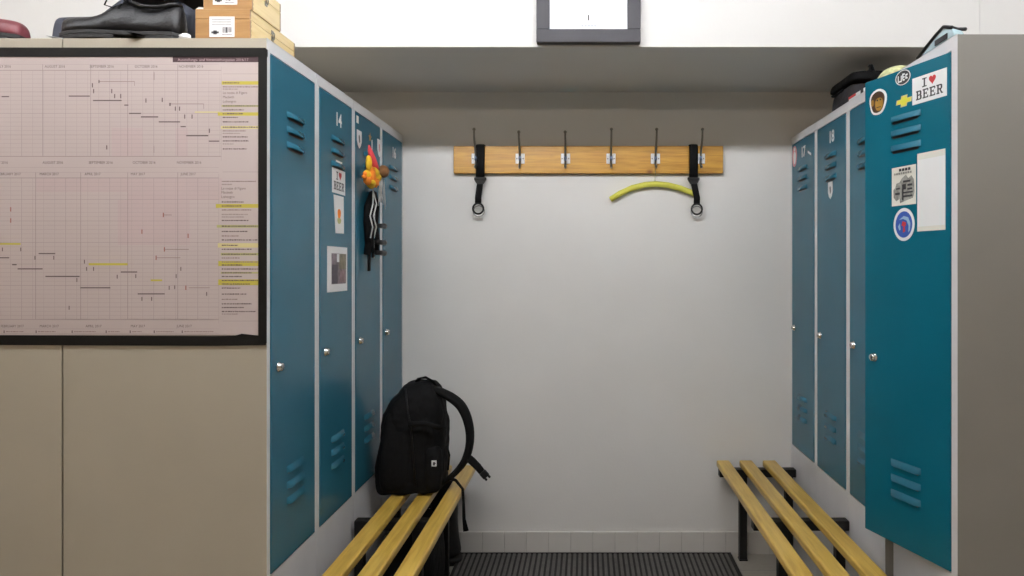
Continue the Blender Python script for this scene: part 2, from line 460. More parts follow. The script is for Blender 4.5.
def slab_letter(b, s, ch, a, c, w, h, m, h0, h1):
    """slab-serif capitals from bars: stem, arms and serifs"""
    t = h*.17; q = w*.16
    P = lambda x0, y0, x1, y1: b.prism(rect(a+x0, c+y0, a+x1, c+y1), m, s.fr, h0, h1)
    if ch == 'I':
        P(w*.38, 0, w*.62, h); P(w*.12, 0, w*.88, t*.75); P(w*.12, h-t*.75, w*.88, h); return
    P(w*.14, 0, w*.36, h); P(0, 0, w*.45, t*.75); P(0, h-t*.75, w*.45, h)
    if ch == 'E':
        P(w*.3, 0, w*.92, t*.8); P(w*.3, h-t*.8, w*.92, h); P(w*.3, h*.45, w*.66, h*.45+t*.75)
        P(w*.80, 0, w*.94, h*.28); P(w*.80, h*.72, w*.94, h); P(w*.60, h*.36, w*.70, h*.64)
    if ch in 'BR':
        P(w*.3, h-t*.8, w*.78, h); P(w*.3, h*.45, w*.78, h*.45+t*.8)
        b.prism([(a+w*.68, c+h*.52), (a+w*.78, c+h*.45), (a+w*.92, c+h*.58), (a+w*.92, c+h*.87), (a+w*.78, c+h), (a+w*.68, c+h*.93)], m, s.fr, h0, h1)
    if ch == 'B':
        P(w*.3, 0, w*.78, t*.8)
        b.prism([(a+w*.70, c+h*.06), (a+w*.80, c), (a+w*.97, c+h*.12), (a+w*.97, c+h*.40), (a+w*.80, c+h*.53), (a+w*.70, c+h*.46)], m, s.fr, h0, h1)
    if ch == 'R':
        b.prism([(a+w*.48, c+h*.46), (a+w*.68, c+h*.46), (a+w*.98, c), (a+w*.76, c)], m, s.fr, h0, h1); P(w*.76, 0, w*1.04, t*.7)

def beer(name, label, s, c00, c11, group=None, thick=.0007):
    """white rectangular sticker lettered I (heart) BEER; corners lower-left and upper-right in surface coordinates"""
    a0, b0 = c00; a1, b1 = c11; W = a1-a0; H = b1-b0
    r = thing(name, label, 'sticker', s.fr(a0, b0, 0), 0, group); pm = inv(r)
    b = MB(); b.prism(rect(a0, b0, a1, b1), M_WHITEST, s.fr, 0, thick); b.build('backing', r, pm)
    b = MB()
    for k, ch in enumerate('BEER'):
        slab_letter(b, s, ch, a0+W*(.115+k*.2), b0+H*.14, W*.175, H*.34, M_DARK, thick, thick+.0004)
    slab_letter(b, s, 'I', a0+W*.28, b0+H*.56, W*.17, H*.33, M_DARK, thick, thick+.0004)
    b.build('lettering', r, pm)
    b = MB(); b.prism(heart(a0+W*.60, b0+H*.735, W*.20, H*.34), M_RED, s.fr, thick, thick+.0005); b.build('heart', r, pm)
    return r

# ---- open door stickers
a_, b_ = S_O.hit(914, 105); a2, b2 = S_O.hit(946, 67)
beer('beer_sticker', 'large white I love BEER sticker on the open locker door', S_O, (S_O.hit(912.5, 105)[0], S_O.hit(912.5, 105.5)[1]+.000), (S_O.hit(947, 66)[0], S_O.hit(912.5, 79)[1]))

def sticker(name, label, s, layers, cat='sticker', group=None):
    """layers: (part name or None, polygon, material) pressed one on another"""
    p0 = layers[0][1]; ctr = (sum(p[0] for p in p0)/len(p0), min(p[1] for p in p0))
    r = thing(name, label, cat, s.fr(ctr[0], ctr[1], 0), 0, group); pm = inv(r)
    parts = {}
    for i, (nm, poly, m) in enumerate(layers):
        parts.setdefault(nm, MB()).prism(poly, m, s.fr, 0 if i == 0 else .0004+.00012*i, .0006+.00012*i)
    for nm, mb in parts.items(): mb.build(nm, r, pm)
    return r

def HO(x, y): return S_O.hit(x, y)
# ape-face sticker
ca_, cb_ = HO(878, 102); wa = abs(HO(886, 102)[0]-HO(869, 102)[0])/2; ha = abs(HO(878, 88)[1]-HO(878, 115.5)[1])/2
def lump(ca, cb, ra, rb, k=0.): return [(ca+ra*(1+k*math.sin(3*t+.4))*math.cos(t), cb+rb*(1+k*math.cos(2*t))*math.sin(t)) for t in [2*PI*i/30 for i in range(30)]]
L = [('backing', lump(ca_, cb_, wa, ha, .07), M_WHITEST), ('head', lump(ca_-.001, cb_, wa*.80, ha*.83, .07), M_BROWNST),
     ('ear', oval(ca_-wa*.62, cb_+ha*.02, wa*.2, ha*.24), M_GOLDST),
     ('face', lump(ca_+wa*.14, cb_-ha*.18, wa*.46, ha*.50, .05), M_GOLDST),
     ('eye', oval(ca_-wa*.05, cb_+ha*.12, wa*.10, ha*.07), M_DARK), ('eye', oval(ca_+wa*.32, cb_+ha*.12, wa*.10, ha*.07), M_DARK),
     ('mouth', rect(ca_-wa*.15, cb_-ha*.43, ca_+wa*.38, cb_-ha*.37), M_BROWNST)]
sticker('ape_sticker', 'brown ape face sticker with a white outline on the open locker door', S_O, L)
# black oval with pale letters
c1, d1 = HO(903, 77.5); wa = abs(HO(911, 77)[0]-HO(896, 77)[0])/2; ha = abs(HO(903, 70)[1]-HO(903, 85)[1])/2
L = [('backing', oval(c1, d1, wa, ha, rot=.2), M_WHITEST), ('field', oval(c1, d1, wa*.9, ha*.9), M_DARK)]
for (p, q, w_, h_) in ((-.62, -.15, .12, 1.0), (-.38, -.45, .3, .2), (-.2, -.15, .12, .9), (.0, .1, .14, .8), (.12, .38, .28, .2), (.12, .0, .26, .18), (.12, -.38, .28, .2), (.5, .2, .3, .2), (.5, -.25, .3, .2), (.45, .0, .13, .5)):
    L.append(('lettering', rect(c1+wa*(p-w_*.4), d1+ha*(q-h_*.45), c1+wa*(p+w_*.6), d1+ha*(q+h_*.5)), M_WHITEST))
sticker('oval_sticker', 'small black oval sticker with pale letters near the top of the open door', S_O, L)
# yellow cross-shaped emblem
c1, d1 = HO(904, 101); wa = abs(HO(912, 100)[0]-HO(896, 100)[0])/2; ha = .0145
bow = lambda k, j: [(c1-wa*k, d1-ha*.42*j), (c1-wa*.36*k, d1-ha*.42*j), (c1-wa*.42*k, d1-ha*j), (c1+wa*.34*k, d1-ha*j), (c1+wa*.40*k, d1-ha*.42*j), (c1+wa*.92*k, d1-ha*.42*j), (c1+wa*k, d1+ha*.42*j), (c1+wa*.38*k, d1+ha*.42*j), (c1+wa*.44*k, d1+ha*j), (c1-wa*.32*k, d1+ha*j), (c1-wa*.38*k, d1+ha*.42*j), (c1-wa*.9*k, d1+ha*.42*j)]
sticker('emblem_sticker', 'small yellow cross shaped car emblem sticker above the vents of the open door', S_O, [('backing', bow(1.0, 1.), M_YELP), ('emblem', bow(.86, .78), M_YSTICK)])
# tall white paper (its cartoon print is left out)
p0 = HO(917.5, 231.5); p1 = HO(945.5, 146.5); pz = HO(917.5, 154)[1]
L = [('sheet', rect(p0[0], p0[1], p1[0], pz), M_WHITEST), ('sheet', rect(p0[0], pz-.016, p1[0], pz), M_CREAM), ('sheet', rect(p0[0], p0[1], p1[0], p0[1]+.012), M_CREAM)]
sticker('paper_sheet', 'tall narrow white sheet with cream ends taped to the open locker door', S_O, L, 'paper')
# grey engraving sticker
p0 = HO(892, 206.5); p1 = HO(915.5, 165); pz = HO(892, 168.5)[1]; W = p1[0]-p0[0]; H = pz-p0[1]
L = [('sheet', rect(p0[0], p0[1], p1[0]+.002, pz), M_CREAM)]
q = lambda pts: [(p0[0]+W*x, p0[1]+H*y) for x, y in pts]
L.append(('engraving', q([(.08, .22), (.20, .12), (.34, .18), (.36, .06), (.55, .10), (.9, .16), (.97, .30), (.95, .62), (.84, .74), (.70, .68), (.62, .78), (.44, .70), (.34, .60), (.20, .58), (.16, .48), (.07, .42)]), M_GREYPR))
for (x, y, w_, h_) in ((.46, .20, .42, .05), (.5, .30, .4, .04), (.5, .40, .12, .14), (.68, .38, .2, .05), (.68, .48, .2, .05), (.16, .28, .2, .06), (.2, .42, .16, .04), (.50, .58, .3, .05), (.46, .13, .06, .4)):
    L.append(('engraving', q([(x, y), (x+w_, y), (x+w_, y+h_), (x, y+h_)]), M_DARK))
for k in range(4): L.append(('lettering', q([(.33+k*.13, .88), (.43+k*.13, .88), (.43+k*.13, .95), (.33+k*.13, .95)]), M_DARK))
for k in range(8): L.append(('lettering', q([(.12+k*.098, .80), (.19+k*.098, .80), (.19+k*.098, .85), (.12+k*.098, .85)]), M_GREYPR))
sticker('engraving_sticker', 'square pale sticker with a grey engraved machine beside the tall white sheet', S_O, L)
# round blue emblem
c1, d1 = HO(904, 224.5); wa = abs(HO(914.5, 225)[0]-HO(893.5, 225)[0])/2; ha = abs(HO(904, 208)[1]-HO(904, 241)[1])/2
L = [('ring', oval(c1, d1, wa, ha, 32), M_WHITEST), ('field', oval(c1, d1, wa*.80, ha*.80, 32), M_BLUEST),
     ('swoosh', [(c1+wa*x, d1+ha*y) for x, y in ((-.45, .30), (.0, .52), (.42, .42), (.62, .05), (.58, -.35), (.42, -.5), (.46, -.1), (.28, .22), (-.05, .34))], M_LBLUE),
     ('emblem', [(c1+wa*x, d1+ha*y) for x, y in ((-.12, .2), (.22, .12), (.2, -.12), (.08, -.08), (.14, -.42), (-.08, -.5), (-.05, -.12), (-.22, -.05))], M_RED),
     ('emblem', [(c1+wa*x, d1+ha*y) for x, y in ((-.55, -.1), (-.35, .1), (-.3, -.3), (-.42, -.35))], M_LBLUE)]
sticker('round_sticker', 'round blue sticker with white rim and red mark on the open locker door', S_O, L)

# ---- right closed doors
c1, d1 = S_R.hit(794.6, 156.5)
sticker('pink_sticker', 'pink and white sticker on locker 17 in the right corner', S_R, [('backing', lump(c1, d1, .030, .045, .06), M_PINKST), ('figure', lump(c1+.002, d1-.006, .016, .028, .1), M_WHITEST), ('figure', oval(c1+.002, d1+.028, .010, .008), M_WHITEST)])
c1, d1 = S_R.hit(809.5, 153.5)
sticker('label_strip', 'tiny tilted white label beside the number 17', S_R, [('backing', [(c1-.02, d1+.006), (c1+.018, d1-.010), (c1+.02, d1-.002), (c1-.018, d1+.014)], M_WHITEST)], 'label')
def shield(c, d, w, h): return [(c-w, d+h), (c+w, d+h), (c+w, d-h*.2), (c+w*.6, d-h*.7), (c, d-h), (c-w*.6, d-h*.7), (c-w, d-h*.2)]
def shield_sticker(label, s, px, py, w, h, inner=M_DARK):
    c, d = s.hit(px, py)
    return sticker('shield_sticker', label, s, [('backing', shield(c, d, w, h), M_WHITEST), ('charge', [(c-w*.35, d+h*.35), (c, d+h*.55), (c+w*.25, d+h*.3), (c+w*.35, d-h*.2), (c, d-h*.45), (c-w*.2, d-h*.1)], inner)])
shield_sticker('white shield sticker below the upper vents of locker 18', S_R, 830.4, 190.5, .022, .030)

# ---- left closed doors
shield_sticker('white shield sticker with a dark figure, above and left of the hanging toy', S_L, 359.2, 139.5, .024, .030)
shield_sticker('white shield sticker with a pink figure, above and right of the hanging toy', S_L, 379.3, 148.5, .024, .032, M_PINKST)
c1, d1 = S_L.hit(370, 137.5)
sticker('star_sticker', 'tiny gold star sticker above the hanging toy', S_L, [('star', [(c1+(.017 if k % 2 == 0 else .008)*math.sin(PI*k/5), d1+(.017 if k % 2 == 0 else .008)*math.cos(PI*k/5)) for k in range(10)], M_GOLDST)])
for px, py, lb in ((357.5, 119.5, 'tiny cream label at the top corner of the toy locker, near locker 14'), (381, 133.5, 'tiny cream label at the top corner of the toy locker, near the back wall')):
    c1, d1 = S_L.hit(px, py); sticker('corner_label', lb, S_L, [('backing', rect(c1-.010, d1-.012, c1+.010, d1+.012), M_CREAM)], 'label')
p0 = S_L.hit(332, 192); p1 = S_L.hit(345, 168)
beer('beer_sticker', 'small white I love BEER sticker on locker 14', S_L, (p0[0], p0[1]), (p1[0], S_L.hit(332, 167)[1]))
c1, d1 = S_L.hit(339, 163.5)
sticker('name_label', 'small white name label above the beer sticker on locker 14', S_L, [('backing', rect(c1-.026, d1-.007, c1+.026, d1+.007), M_WHITEST)], 'label')
p0 = S_L.hit(334.5, 233); p1 = S_L.hit(343.5, 196); cz = S_L.hit(339, 217)
L = [('sheet', [(p0[0]+.008, p0[1]), (p1[0]+.002, p0[1]+.002), (p1[0], S_L.hit(343, 197)[1]), (p0[0]-.008, S_L.hit(334, 194.5)[1])], M_PAPER),
     ('print', lump(cz[0], cz[1]+.01, .014, .016, .1), M_TOYORA), ('print', lump(cz[0], cz[1]-.012, .016, .010, .1), M_OLIVE)]
sticker('paper_strip', 'narrow white paper strip with orange and green print below the small beer sticker', S_L, L, 'paper')
p0 = S_L.hit(327, 292.5); p1 = S_L.hit(347, 248); zt = S_L.hit(327.5, 246)[1]
W, H = p1[0]-p0[0], zt-p0[1]
q = lambda x0, y0, x1, y1: rect(p0[0]+W*x0, p0[1]+H*y0, p0[0]+W*x1, p0[1]+H*y1)
mp_ = mat('photo_mauve', (.19, .15, .17), .5, var=.4, scale=60); mo_ = mat('photo_olive', (.17, .15, .10), .5, var=.4, scale=60)
md_ = mat('photo_dark', (.06, .05, .07), .5, var=.4, scale=60); mr_ = mat('photo_rose', (.24, .15, .16), .5, var=.4, scale=60)
L = [('sheet', q(0, 0, 1, 1), M_PAPER), ('photo', q(.2, .17, .93, .85), mp_), ('photo', q(.58, .5, .93, .84), mo_), ('photo', q(.22, .18, .5, .6), md_), ('photo', q(.62, .2, .92, .48), mr_), ('photo', q(.46, .66, .58, .84), M_WHITEST)]
sticker('photo_print', 'printed photo on white paper taped to the middle of locker 14', S_L, L, 'photo')

# ------------------------------------------------------------------ WALL PLANNER on the end panel
pl = thing('wall_planner', 'large pinkish year planner with black taped border on the beige end panel', 'planner', S_P.fr(-1.25, S_P.hit(0, 346)[1], 0))
pm = inv(pl)
def HP(x, y): return S_P.hit(x, y)
def prect(x0, y0, x1, y1): a = HP(x0, y1); c = HP(x1, y0); return rect(a[0], a[1], c[0], c[1])
XP0 = -118
b = MB(); b.prism(prect(XP0, 56, 261, 335), M_PINKPAPER, S_P.fr, 0, .0009)
def flat(x0, y0, x1, y1, m, h): a = HP(x0, y1); c = HP(x1, y0); b.raw([S_P.fr(*p, h) for p in rect(a[0], a[1], c[0], c[1])], [(0, 1, 2, 3)], m)
for (x0, y0, x1, y1) in ((112, 128, 143, 156), (176, 128, 188, 156), (118, 200, 190, 245), (36, 178, 128, 192), (128, 178, 222, 200)):
    flat(x0, y0, x1, y1, M_PINK, .00096)
for (ya, yb, xe) in ((70.5, 156.5, 221.5), (178, 319.5, 219)):
    x = -110.; k = 0
    while x < xe:
        flat(x-.16, ya, x+.16, yb, M_GRID if k % 4 == 0 else M_GRID2, .00100); x += 11.0; k += 1
    flat(xe-.2, ya-4, xe+.2, yb+4, M_GRID2, .00100)
    y = ya; k = 0
    while y <= yb+.1:
        flat(-112, y-.14, xe, y+.14, M_GRID if k % 5 == 0 else M_GRID2, .00102); y += 4.3; k += 1
    flat(-112, ya-.3, xe, ya+.3, M_GRID, .00104); flat(-112, yb-.3, xe, yb+.3, M_GRID, .00104)
for y in (64.5, 167.5, 172.5, 319.5, 328.8, 333.4):
    flat(-112, y-.15, 219, y+.15, M_GRID2, .00104)
for y in (74, 172, 321): flat(223, y-.15, 259, y+.15, M_GRID, .00104)
for x in (43, 91, 128, 178): flat(x-.25, 64.5, x+.25, 156, M_GRID, .00106)
for x in (36, 81, 128, 178): flat(x-.25, 172.5, x+.25, 319, M_GRID, .00106)
# bars and tick marks
bars = [(2, 9.5, 96.7), (69, 90.2, 96.2), (93.3, 121.9, 100.6), (124.6, 128.7, 105.2), (129.4, 141.2, 113.5), (141.2, 158.5, 117), (159, 180.4, 122), (180.8, 186, 126.7), (186.5, 208.5, 135.8), (209, 219.5, 141.2),
        (0, 9.7, 257.8), (18, 43, 268.9), (45.8, 80, 276.4), (80.6, 110.6, 287.8), (138, 165, 293.9), (12.5, 17, 264.7), (39, 55.6, 253.6), (121, 137.5, 272), (-60, -30, 92), (-28, -10, 250), (-80, -40, 240)]
for x0, x1, y in bars: flat(x0, y-.55, x1, y+.55, M_INK, .0011)
for x0, x1, y in ((99.6, 135, 81.7), (170, 204, 104), (164, 189, 249.4), (156, 180.6, 257.8), (164, 172, 215), (189, 210, 287.8)): flat(x0, y-.3, x1, y+.3, M_INKGREY, .0011)
for px, py in ((157, 170), (163, 198), (250, 198), (264, 222), (293, 222), (414, 243), (492, 240), (555, 282), (575, 282), (600, 320), (635, 320), (718, 388), (226, 468)):
    x, y = 60+px/4.8, 50+py/4.8; flat(x-.5, y-2.1, x+.5, y+2.1, M_INK, .0011)
flat(154, 72.5, 154.7, 80, M_INKGREY, .0011); flat(153.9, 146, 154.5, 153, M_INKGREY, .0011)
for px, py in ((10, 214), (76, 214), (127, 244), (195, 244), (313, 284), (338, 284), (423, 312), (490, 310), (610, 352), (630, 350), (635, 310), (652, 284), (745, 374), (250, 424), (512, 392), (547, 392), (278, 324), (305, 258)):
    x, y = px/3.6, 190+py/3.6; flat(x-.45, y-1.9, x+.45, y+1.9, M_INK, .0011)
for px, py in ((40, 70), (40, 110), (512, 150), (678, 165), (589, 90), (593, 214), (563, 244), (670, 352)):
    x, y = px/3.6, 190+py/3.6; flat(x-.5, y-2.2, x+.5, y+2.2, M_REDINK, .0011)
flat(98.8, 80.2, 99.9, 83.2, M_INK, .0012); flat(134.6, 81.7, 135, 86, M_INKGREY, .0012); flat(169.6, 103, 171, 106, M_INK, .0012); flat(203.8, 104, 204.2, 109, M_INKGREY, .0012)
for (x0, x1, y, hh) in ((0, 21, 243.9, .9), (89, 128, 264.2, 1.1), (151, 162.5, 280.3, .9), (195, 221, 112.2, .6)): flat(x0, y-hh, x1, y+hh, M_YELP if hh < .8 else M_YEL, .00107)
for (x0, y0, y1, m) in ((221.9, 81.3, 84.8, M_YEL), (221.9, 105.2, 107, M_OLIVE), (218, 112.4, 115.8, M_YEL), (221, 126, 129, M_YELP), (216, 204, 207.9, M_YEL), (217, 225, 227.6, M_OLIVE), (218, 243.2, 247.6, M_YELP), (221, 253, 255.4, M_OLIVE), (218.5, 261, 266, M_YEL), (218.5, 279.4, 285.2, M_YEL), (221, 272, 273.6, M_OLIVE)):
    flat(x0, y0, 259.6, y1, m, .00107)
b.build('sheet', pl, pm)
# lettering that can be read, and rows too small to read as broken strokes
b = MB()
kk = YNL/FPX
for (body, x, y) in (('JULY 2016', -3, 67.8), ('AUGUST 2016', 45, 67.8), ('SEPTEMBER 2016', 90, 67.8), ('OCTOBER 2016', 135, 67.8), ('NOVEMBER 2016', 179, 67.8),
                     ('JULY 2016', -6, 163.8), ('AUGUST 2016', 43, 163.8), ('SEPTEMBER 2016', 89, 163.8), ('OCTOBER 2016', 133, 163.8), ('NOVEMBER 2016', 177, 163.8),
                     ('FEBRUARY 2017', -2, 175.3), ('MARCH 2017', 40, 175.3), ('APRIL 2017', 85, 175.3), ('MAY 2017', 131, 175.3), ('JUNE 2017', 181, 175.3),
                     ('FEBRUARY 2017', 1, 327.3), ('MARCH 2017', 40, 327.3), ('APRIL 2017', 86, 327.3), ('MAY 2017', 131, 327.3), ('JUNE 2017', 177, 327.3)):
    a, c = HP(x, y); put_text(b, S_P, body, a, c, 3.6*kk, M_INK, .0012, sx=.92)
for (body, x, y) in (('Le nozze di Figaro', 223, 94), ('Macbeth', 223, 98.3), ('Lohengrin', 223, 102.7), ('Le nozze di Figaro', 221.5, 189.6), ('Macbeth', 221.5, 193.6), ('Lohengrin', 221.5, 198)):
    a, c = HP(x, y); put_text(b, S_P, body, a, c, 3.5*kk, M_INK, .0012, sx=.95)
rnd = random.Random(3)
def strokes(x, y, x1, m, hh=.55):
    while x < x1:
        w_ = rnd.uniform(.8, 2.6); flat(x, y-hh*rnd.uniform(.7, 1.2), min(x+w_, x1), y+hh, m, .0012); x += w_+rnd.uniform(.25, .7)
for (y, x1, m) in ((83, 240, M_INK), (87, 258, M_INKGREY), (89.2, 238, M_GRID), (106, 258, M_INK), (110, 244, M_INK), (113.9, 243, M_INK), (117.5, 238, M_INK), (122, 249, M_INK), (127.3, 258, M_INK), (131, 246, M_INKGREY), (133.5, 240, M_GRID), (137, 248, M_INK), (141, 249, M_INK), (144, 234, M_GRID), (149, 247, M_INK),
                   (181.5, 256, M_INKGREY), (184.5, 232, M_GRID), (202, 244, M_INK), (206, 242, M_INK), (210, 252, M_INKGREY), (214.5, 248, M_GRID), (217, 244, M_GRID), (220.5, 249, M_INK), (226.2, 258, M_INK), (231.5, 248, M_INK), (236, 239, M_INKGREY), (240, 258, M_INK), (245.3, 238, M_INK), (249.3, 252, M_INK), (254.2, 257, M_INK), (258, 240, M_INKGREY), (262, 258, M_INKGREY), (265, 243, M_INK), (269, 258, M_INK), (272.8, 252, M_INK), (276.5, 242, M_INK), (280.5, 258, M_INK), (284, 250, M_INK), (288, 241, M_INK), (294, 247, M_INK), (299.3, 238, M_INKGREY), (303.8, 252, M_INK), (307.5, 244, M_INK), (311.5, 256, M_INK), (314, 238, M_GRID)):
    strokes(223 if y < 160 else 222, y, x1, m)
for (x, x1) in ((4, 24), (36, 56), (72, 96), (106, 120), (130, 142), (154, 174), (182, 214)):
    flat(x, 330.4, x+1, 333, M_INK, .0012); strokes(x+2.5, 331.6, x1, M_INKGREY, .4)
b.build('lettering', pl, pm)
b = MB(); b.prism(prect(173, 56.2, 261, 62.3), M_BANNER, S_P.fr, .0009, .0011)
a, c = HP(178, 61.2); put_text(b, S_P, 'Ausstellungs- und Veranstaltungsplan 2016/17', a, c, 3.9*kk, M_BANTXT, .0012, sx=.98)
b.build('title_banner', pl, pm)
b = MB()
b.prism([HP(XP0, 47.6), HP(265.5, 48), HP(268, 50), HP(268, 57), HP(XP0, 57)], M_TAPE, S_P.fr, .001, .0022)
b.prism([HP(258.8, 52), HP(267.6, 52), HP(267.2, 343), HP(258.8, 340)], M_TAPE, S_P.fr, .0022, .003)
b.prism([HP(XP0, 334.6), HP(214, 336), HP(236, 335.5), HP(242, 333.6), HP(259, 335.5), HP(266.5, 341), HP(266.5, 345), HP(216, 345.8), HP(XP0, 344.5)][::-1], M_TAPE, S_P.fr, .001, .0022)
b.build('tape_border', pl, pm)

# ------------------------------------------------------------------ BENCHES
def bench(label, xs, y0, y1, legx, wallx, group, sgn):
    r = thing('bench', label, 'bench', ((xs[1][0]+xs[1][1])/2, (y0+y1)/2, 0), 0, group); pm = inv(r)
    for (a, c) in xs:
        b = MB(); b.box(a, c, y0, y1, BENCH-.026, BENCH, M_SLAT, bevel=.006, segs=3); b.build('slat', r, pm)
    for yf in (2.80 if sgn > 0 else 2.655, 2.235, 1.66):
        b = MB()
        lo, hi = (xs[0][0]-.004, wallx-.002) if sgn > 0 else (wallx+.002, xs[2][1]-.030)
        b.box(lo+.012, hi, yf-.018, yf+.018, BENCH-.062, BENCH-.0305, M_BLACKMETAL, bevel=.002)
        for (a, c) in xs: b.box(a+.012, c-.012, yf-.014, yf+.014, BENCH-.0310, BENCH-.0262, M_BLACKMETAL)
        b.build('cross_bar', r, pm)
        b = MB(); b.box(legx-.015, legx+.015, yf-.015, yf+.015, .006, BENCH-.062, M_BLACKMETAL, bevel=.002)
        b.box(legx-.017, legx+.017, yf-.017, yf+.017, 0, .006, M_PLASTIC, bevel=.001); b.build('leg', r, pm)
        wx = wallx-sgn*.028
        b = MB(); b.box(wx-.015, wx+.015, yf-.015, yf+.015, .006, BENCH-.062, M_BLACKMETAL, bevel=.002)
        b.box(wx-.017, wx+.017, yf-.017, yf+.017, 0, .006, M_PLASTIC, bevel=.001); b.build('leg', r, pm)
    return r
bench('wooden slat bench on black steel legs in front of the left lockers', [(-.679, -.626), (-.588, -.535), (-.495, -.442)], 1.55, 2.745, -.547, XL, 'slat benches by the lockers', -1)
bench('wooden slat bench on black steel legs in front of the right lockers', [(.5275, .5805), (.6205, .6735), (.7155, .7685)], 1.55, 2.815, .632, XR, 'slat benches by the lockers', 1)

# ------------------------------------------------------------------ FLOOR MAT
b = MB(); mx0, mx1, my0, my1 = -.524, .593, 1.3, YB-.012
b.box(mx0, mx1, my0, my1, 0.0005, .006, M_MATLO)
n = 53; pt = (mx1-mx0-.02)/n
for k in range(n):
    x = mx0+.01+k*pt
    b.box(x+.003, x+pt-.006, my0+.012, my1-.012, .006, .0105, M_MAT, bevel=.0012, segs=1)
for (a0, a1, c0, c1) in ((mx0, mx0+.010, my0, my1), (mx1-.010, mx1, my0, my1), (mx0, mx1, my1-.010, my1), (mx0, mx1, my0, my0+.010)):
    b.box(a0, a1, c0, c1, .0059, .0095, M_MATLO)
tag(b.build('floor_mat'), 'dark grey ribbed rubber mat on the floor between the benches', 'mat')

# ------------------------------------------------------------------ COAT RACK
rk = thing('coat_rack', 'pine board with six metal coat hooks on the white back wall', 'coat rack', (0, YB-.024, 1.572)); pm = inv(rk)
yb0, yb1 = YB-.024, YB-.001
b = MB(); b.box(-.549, .560, yb0, yb1, 1.572, 1.685, M_PINE, bevel=.003); b.build('board', rk, pm)
HX = [(x-PX)*2.83/FPX for x in (476, 520, 565.5, 611, 655.5, 700.5)]
for k, hx in enumerate(HX):
    b = MB()
    z0 = 1.632
    top = 1.742 if k > 2 or k == 0 else 1.731
    b.tube([(hx, yb0-.006, z0-.022), (hx, yb0-.012, z0), (hx, yb0-.020, z0+.03), (hx, yb0-.040, z0+.055), (hx, yb0-.054, z0+.08), (hx, yb0-.056, top-.006)], [.0045, .005, .0045, .0045, .004, .004], M_STEEL, 8)
    b.blob((hx, yb0-.056, top), (.0065, .0065, .0065), M_STEEL, seg=10)
    b.tube([(hx, yb0-.008, z0-.004), (hx, yb0-.012, z0-.028), (hx, yb0-.028, z0-.040), (hx, yb0-.040, z0-.034)], [.0045, .005, .0045, .004], M_STEEL, 8)
    h = b.build('hook', rk, pm)
    b = MB(); b.box(hx-.019, hx+.019, yb0-.0045, yb0, z0-.021, z0+.021, M_PLATEGLEAM, bevel=.002)
    for dx in (-.013, .013): b.blob((hx+dx, yb0-.005, z0), (.003, .0015, .003), M_STEEL, seg=8)
    b.blob((hx, yb0-.014, z0), (.006, .009, .012), mat('blue_grey_steel', (.25, .32, .50), .3, metal=1.), seg=10)
    b.build('hook_plate', h)

def ring_strap(label, x, ztail, xr, bulge=.012):
    r = thing('hanging_strap', label, 'strap', (x, yb0-.012, 1.43), 0, 'black straps with rings on the coat rack'); pm = inv(r)
    b = MB()
    # loop round the board
    b.tube([(x, YB-.0015, 1.688), (x, YB-.010, 1.6895), (x, yb0-.001, 1.6895), (x, yb0-.0085, 1.684), (x, yb0-.010, 1.62), (x, yb0-.009, 1.555)], .018, M_BLACKWEB, 8, flat=(1, .14))
    b.build('loop', r, pm)
    b = MB(); b.box(x-.025, x+.025, yb0-.014, yb0-.005, 1.543, 1.555, M_PLASTIC, bevel=.003)
    b.prism([(x-.024, 1.5435), (x+.024, 1.5435), (x+.014, 1.527), (x-.014, 1.527)], M_PLASTIC, lambda a, c, h: Vector((a, yb0-.010-h, c)), -.004, .004)
    b.build('buckle', r, pm)
    b = MB(); b.tube([(x, yb0-.010, 1.54), (x+(xr-x)*.4, yb0-.4*bulge-.006, 1.51), (xr, yb0-bulge, ztail+.045), (xr, yb0-.012, ztail+.021)], .0135, M_BLACKWEB, 10, flat=(.16, 1)); b.build('tail', r, pm)
    b = MB(); b.ring((xr, yb0-.012, ztail), .0215, .0038, M_PLASTIC); b.build('ring', r, pm)
    b = MB(); b.ring((xr+.001, yb0-.002, ztail-.010), .0225, .0028, M_GLASSRING); q_ = b.build('backing_ring', r, pm); q_['label'] = 'clear plastic ring'
ring_strap('black strap with ring looped over the left end of the coat rack', (480-PX)*2.82/FPX, EYE+(PY-208.5)*2.82/FPX, (478-PX)*2.82/FPX)
ring_strap('black strap with ring looped over the right end of the coat rack', (693.8-PX)*2.82/FPX, EYE+(PY-209)*2.82/FPX, (697-PX)*2.82/FPX, .014)
# yellow hanger
hg = thing('coat_hanger', 'curved yellow coat hanger hanging from the fifth hook', 'coat hanger', (HX[4], yb0-.035, 1.5)); pm = inv(hg)
Yh = yb0+.007
pp = [(610.5, 199.5), (620, 193.5), (632, 188), (645, 184.8), (656, 184), (668, 185.2), (680, 188.2), (690, 192), (697, 195.5)]
pts = [atY(x, y, Yh) for x, y in pp]
for i, p in enumerate(pts): p.y = Yh
b = MB(); b.tube(pts, [.0115, .0118, .012, .012, .012, .012, .012, .0118, .0115], M_HANGER, 12); b.build('arm', hg, pm)
b = MB()
zt = 1.606
cx = HX[4]-.001
b.tube([(cx, Yh, pts[4].z+.01), (cx, yb0-.005, 1.572), (cx, yb0-.018, zt-.018), (cx, yb0-.034, zt-.016), (cx, yb0-.040, zt-.004), (cx, yb0-.034, zt+.002)], .0015, M_STEEL, 6)
b.build('wire_hook', hg, pm)

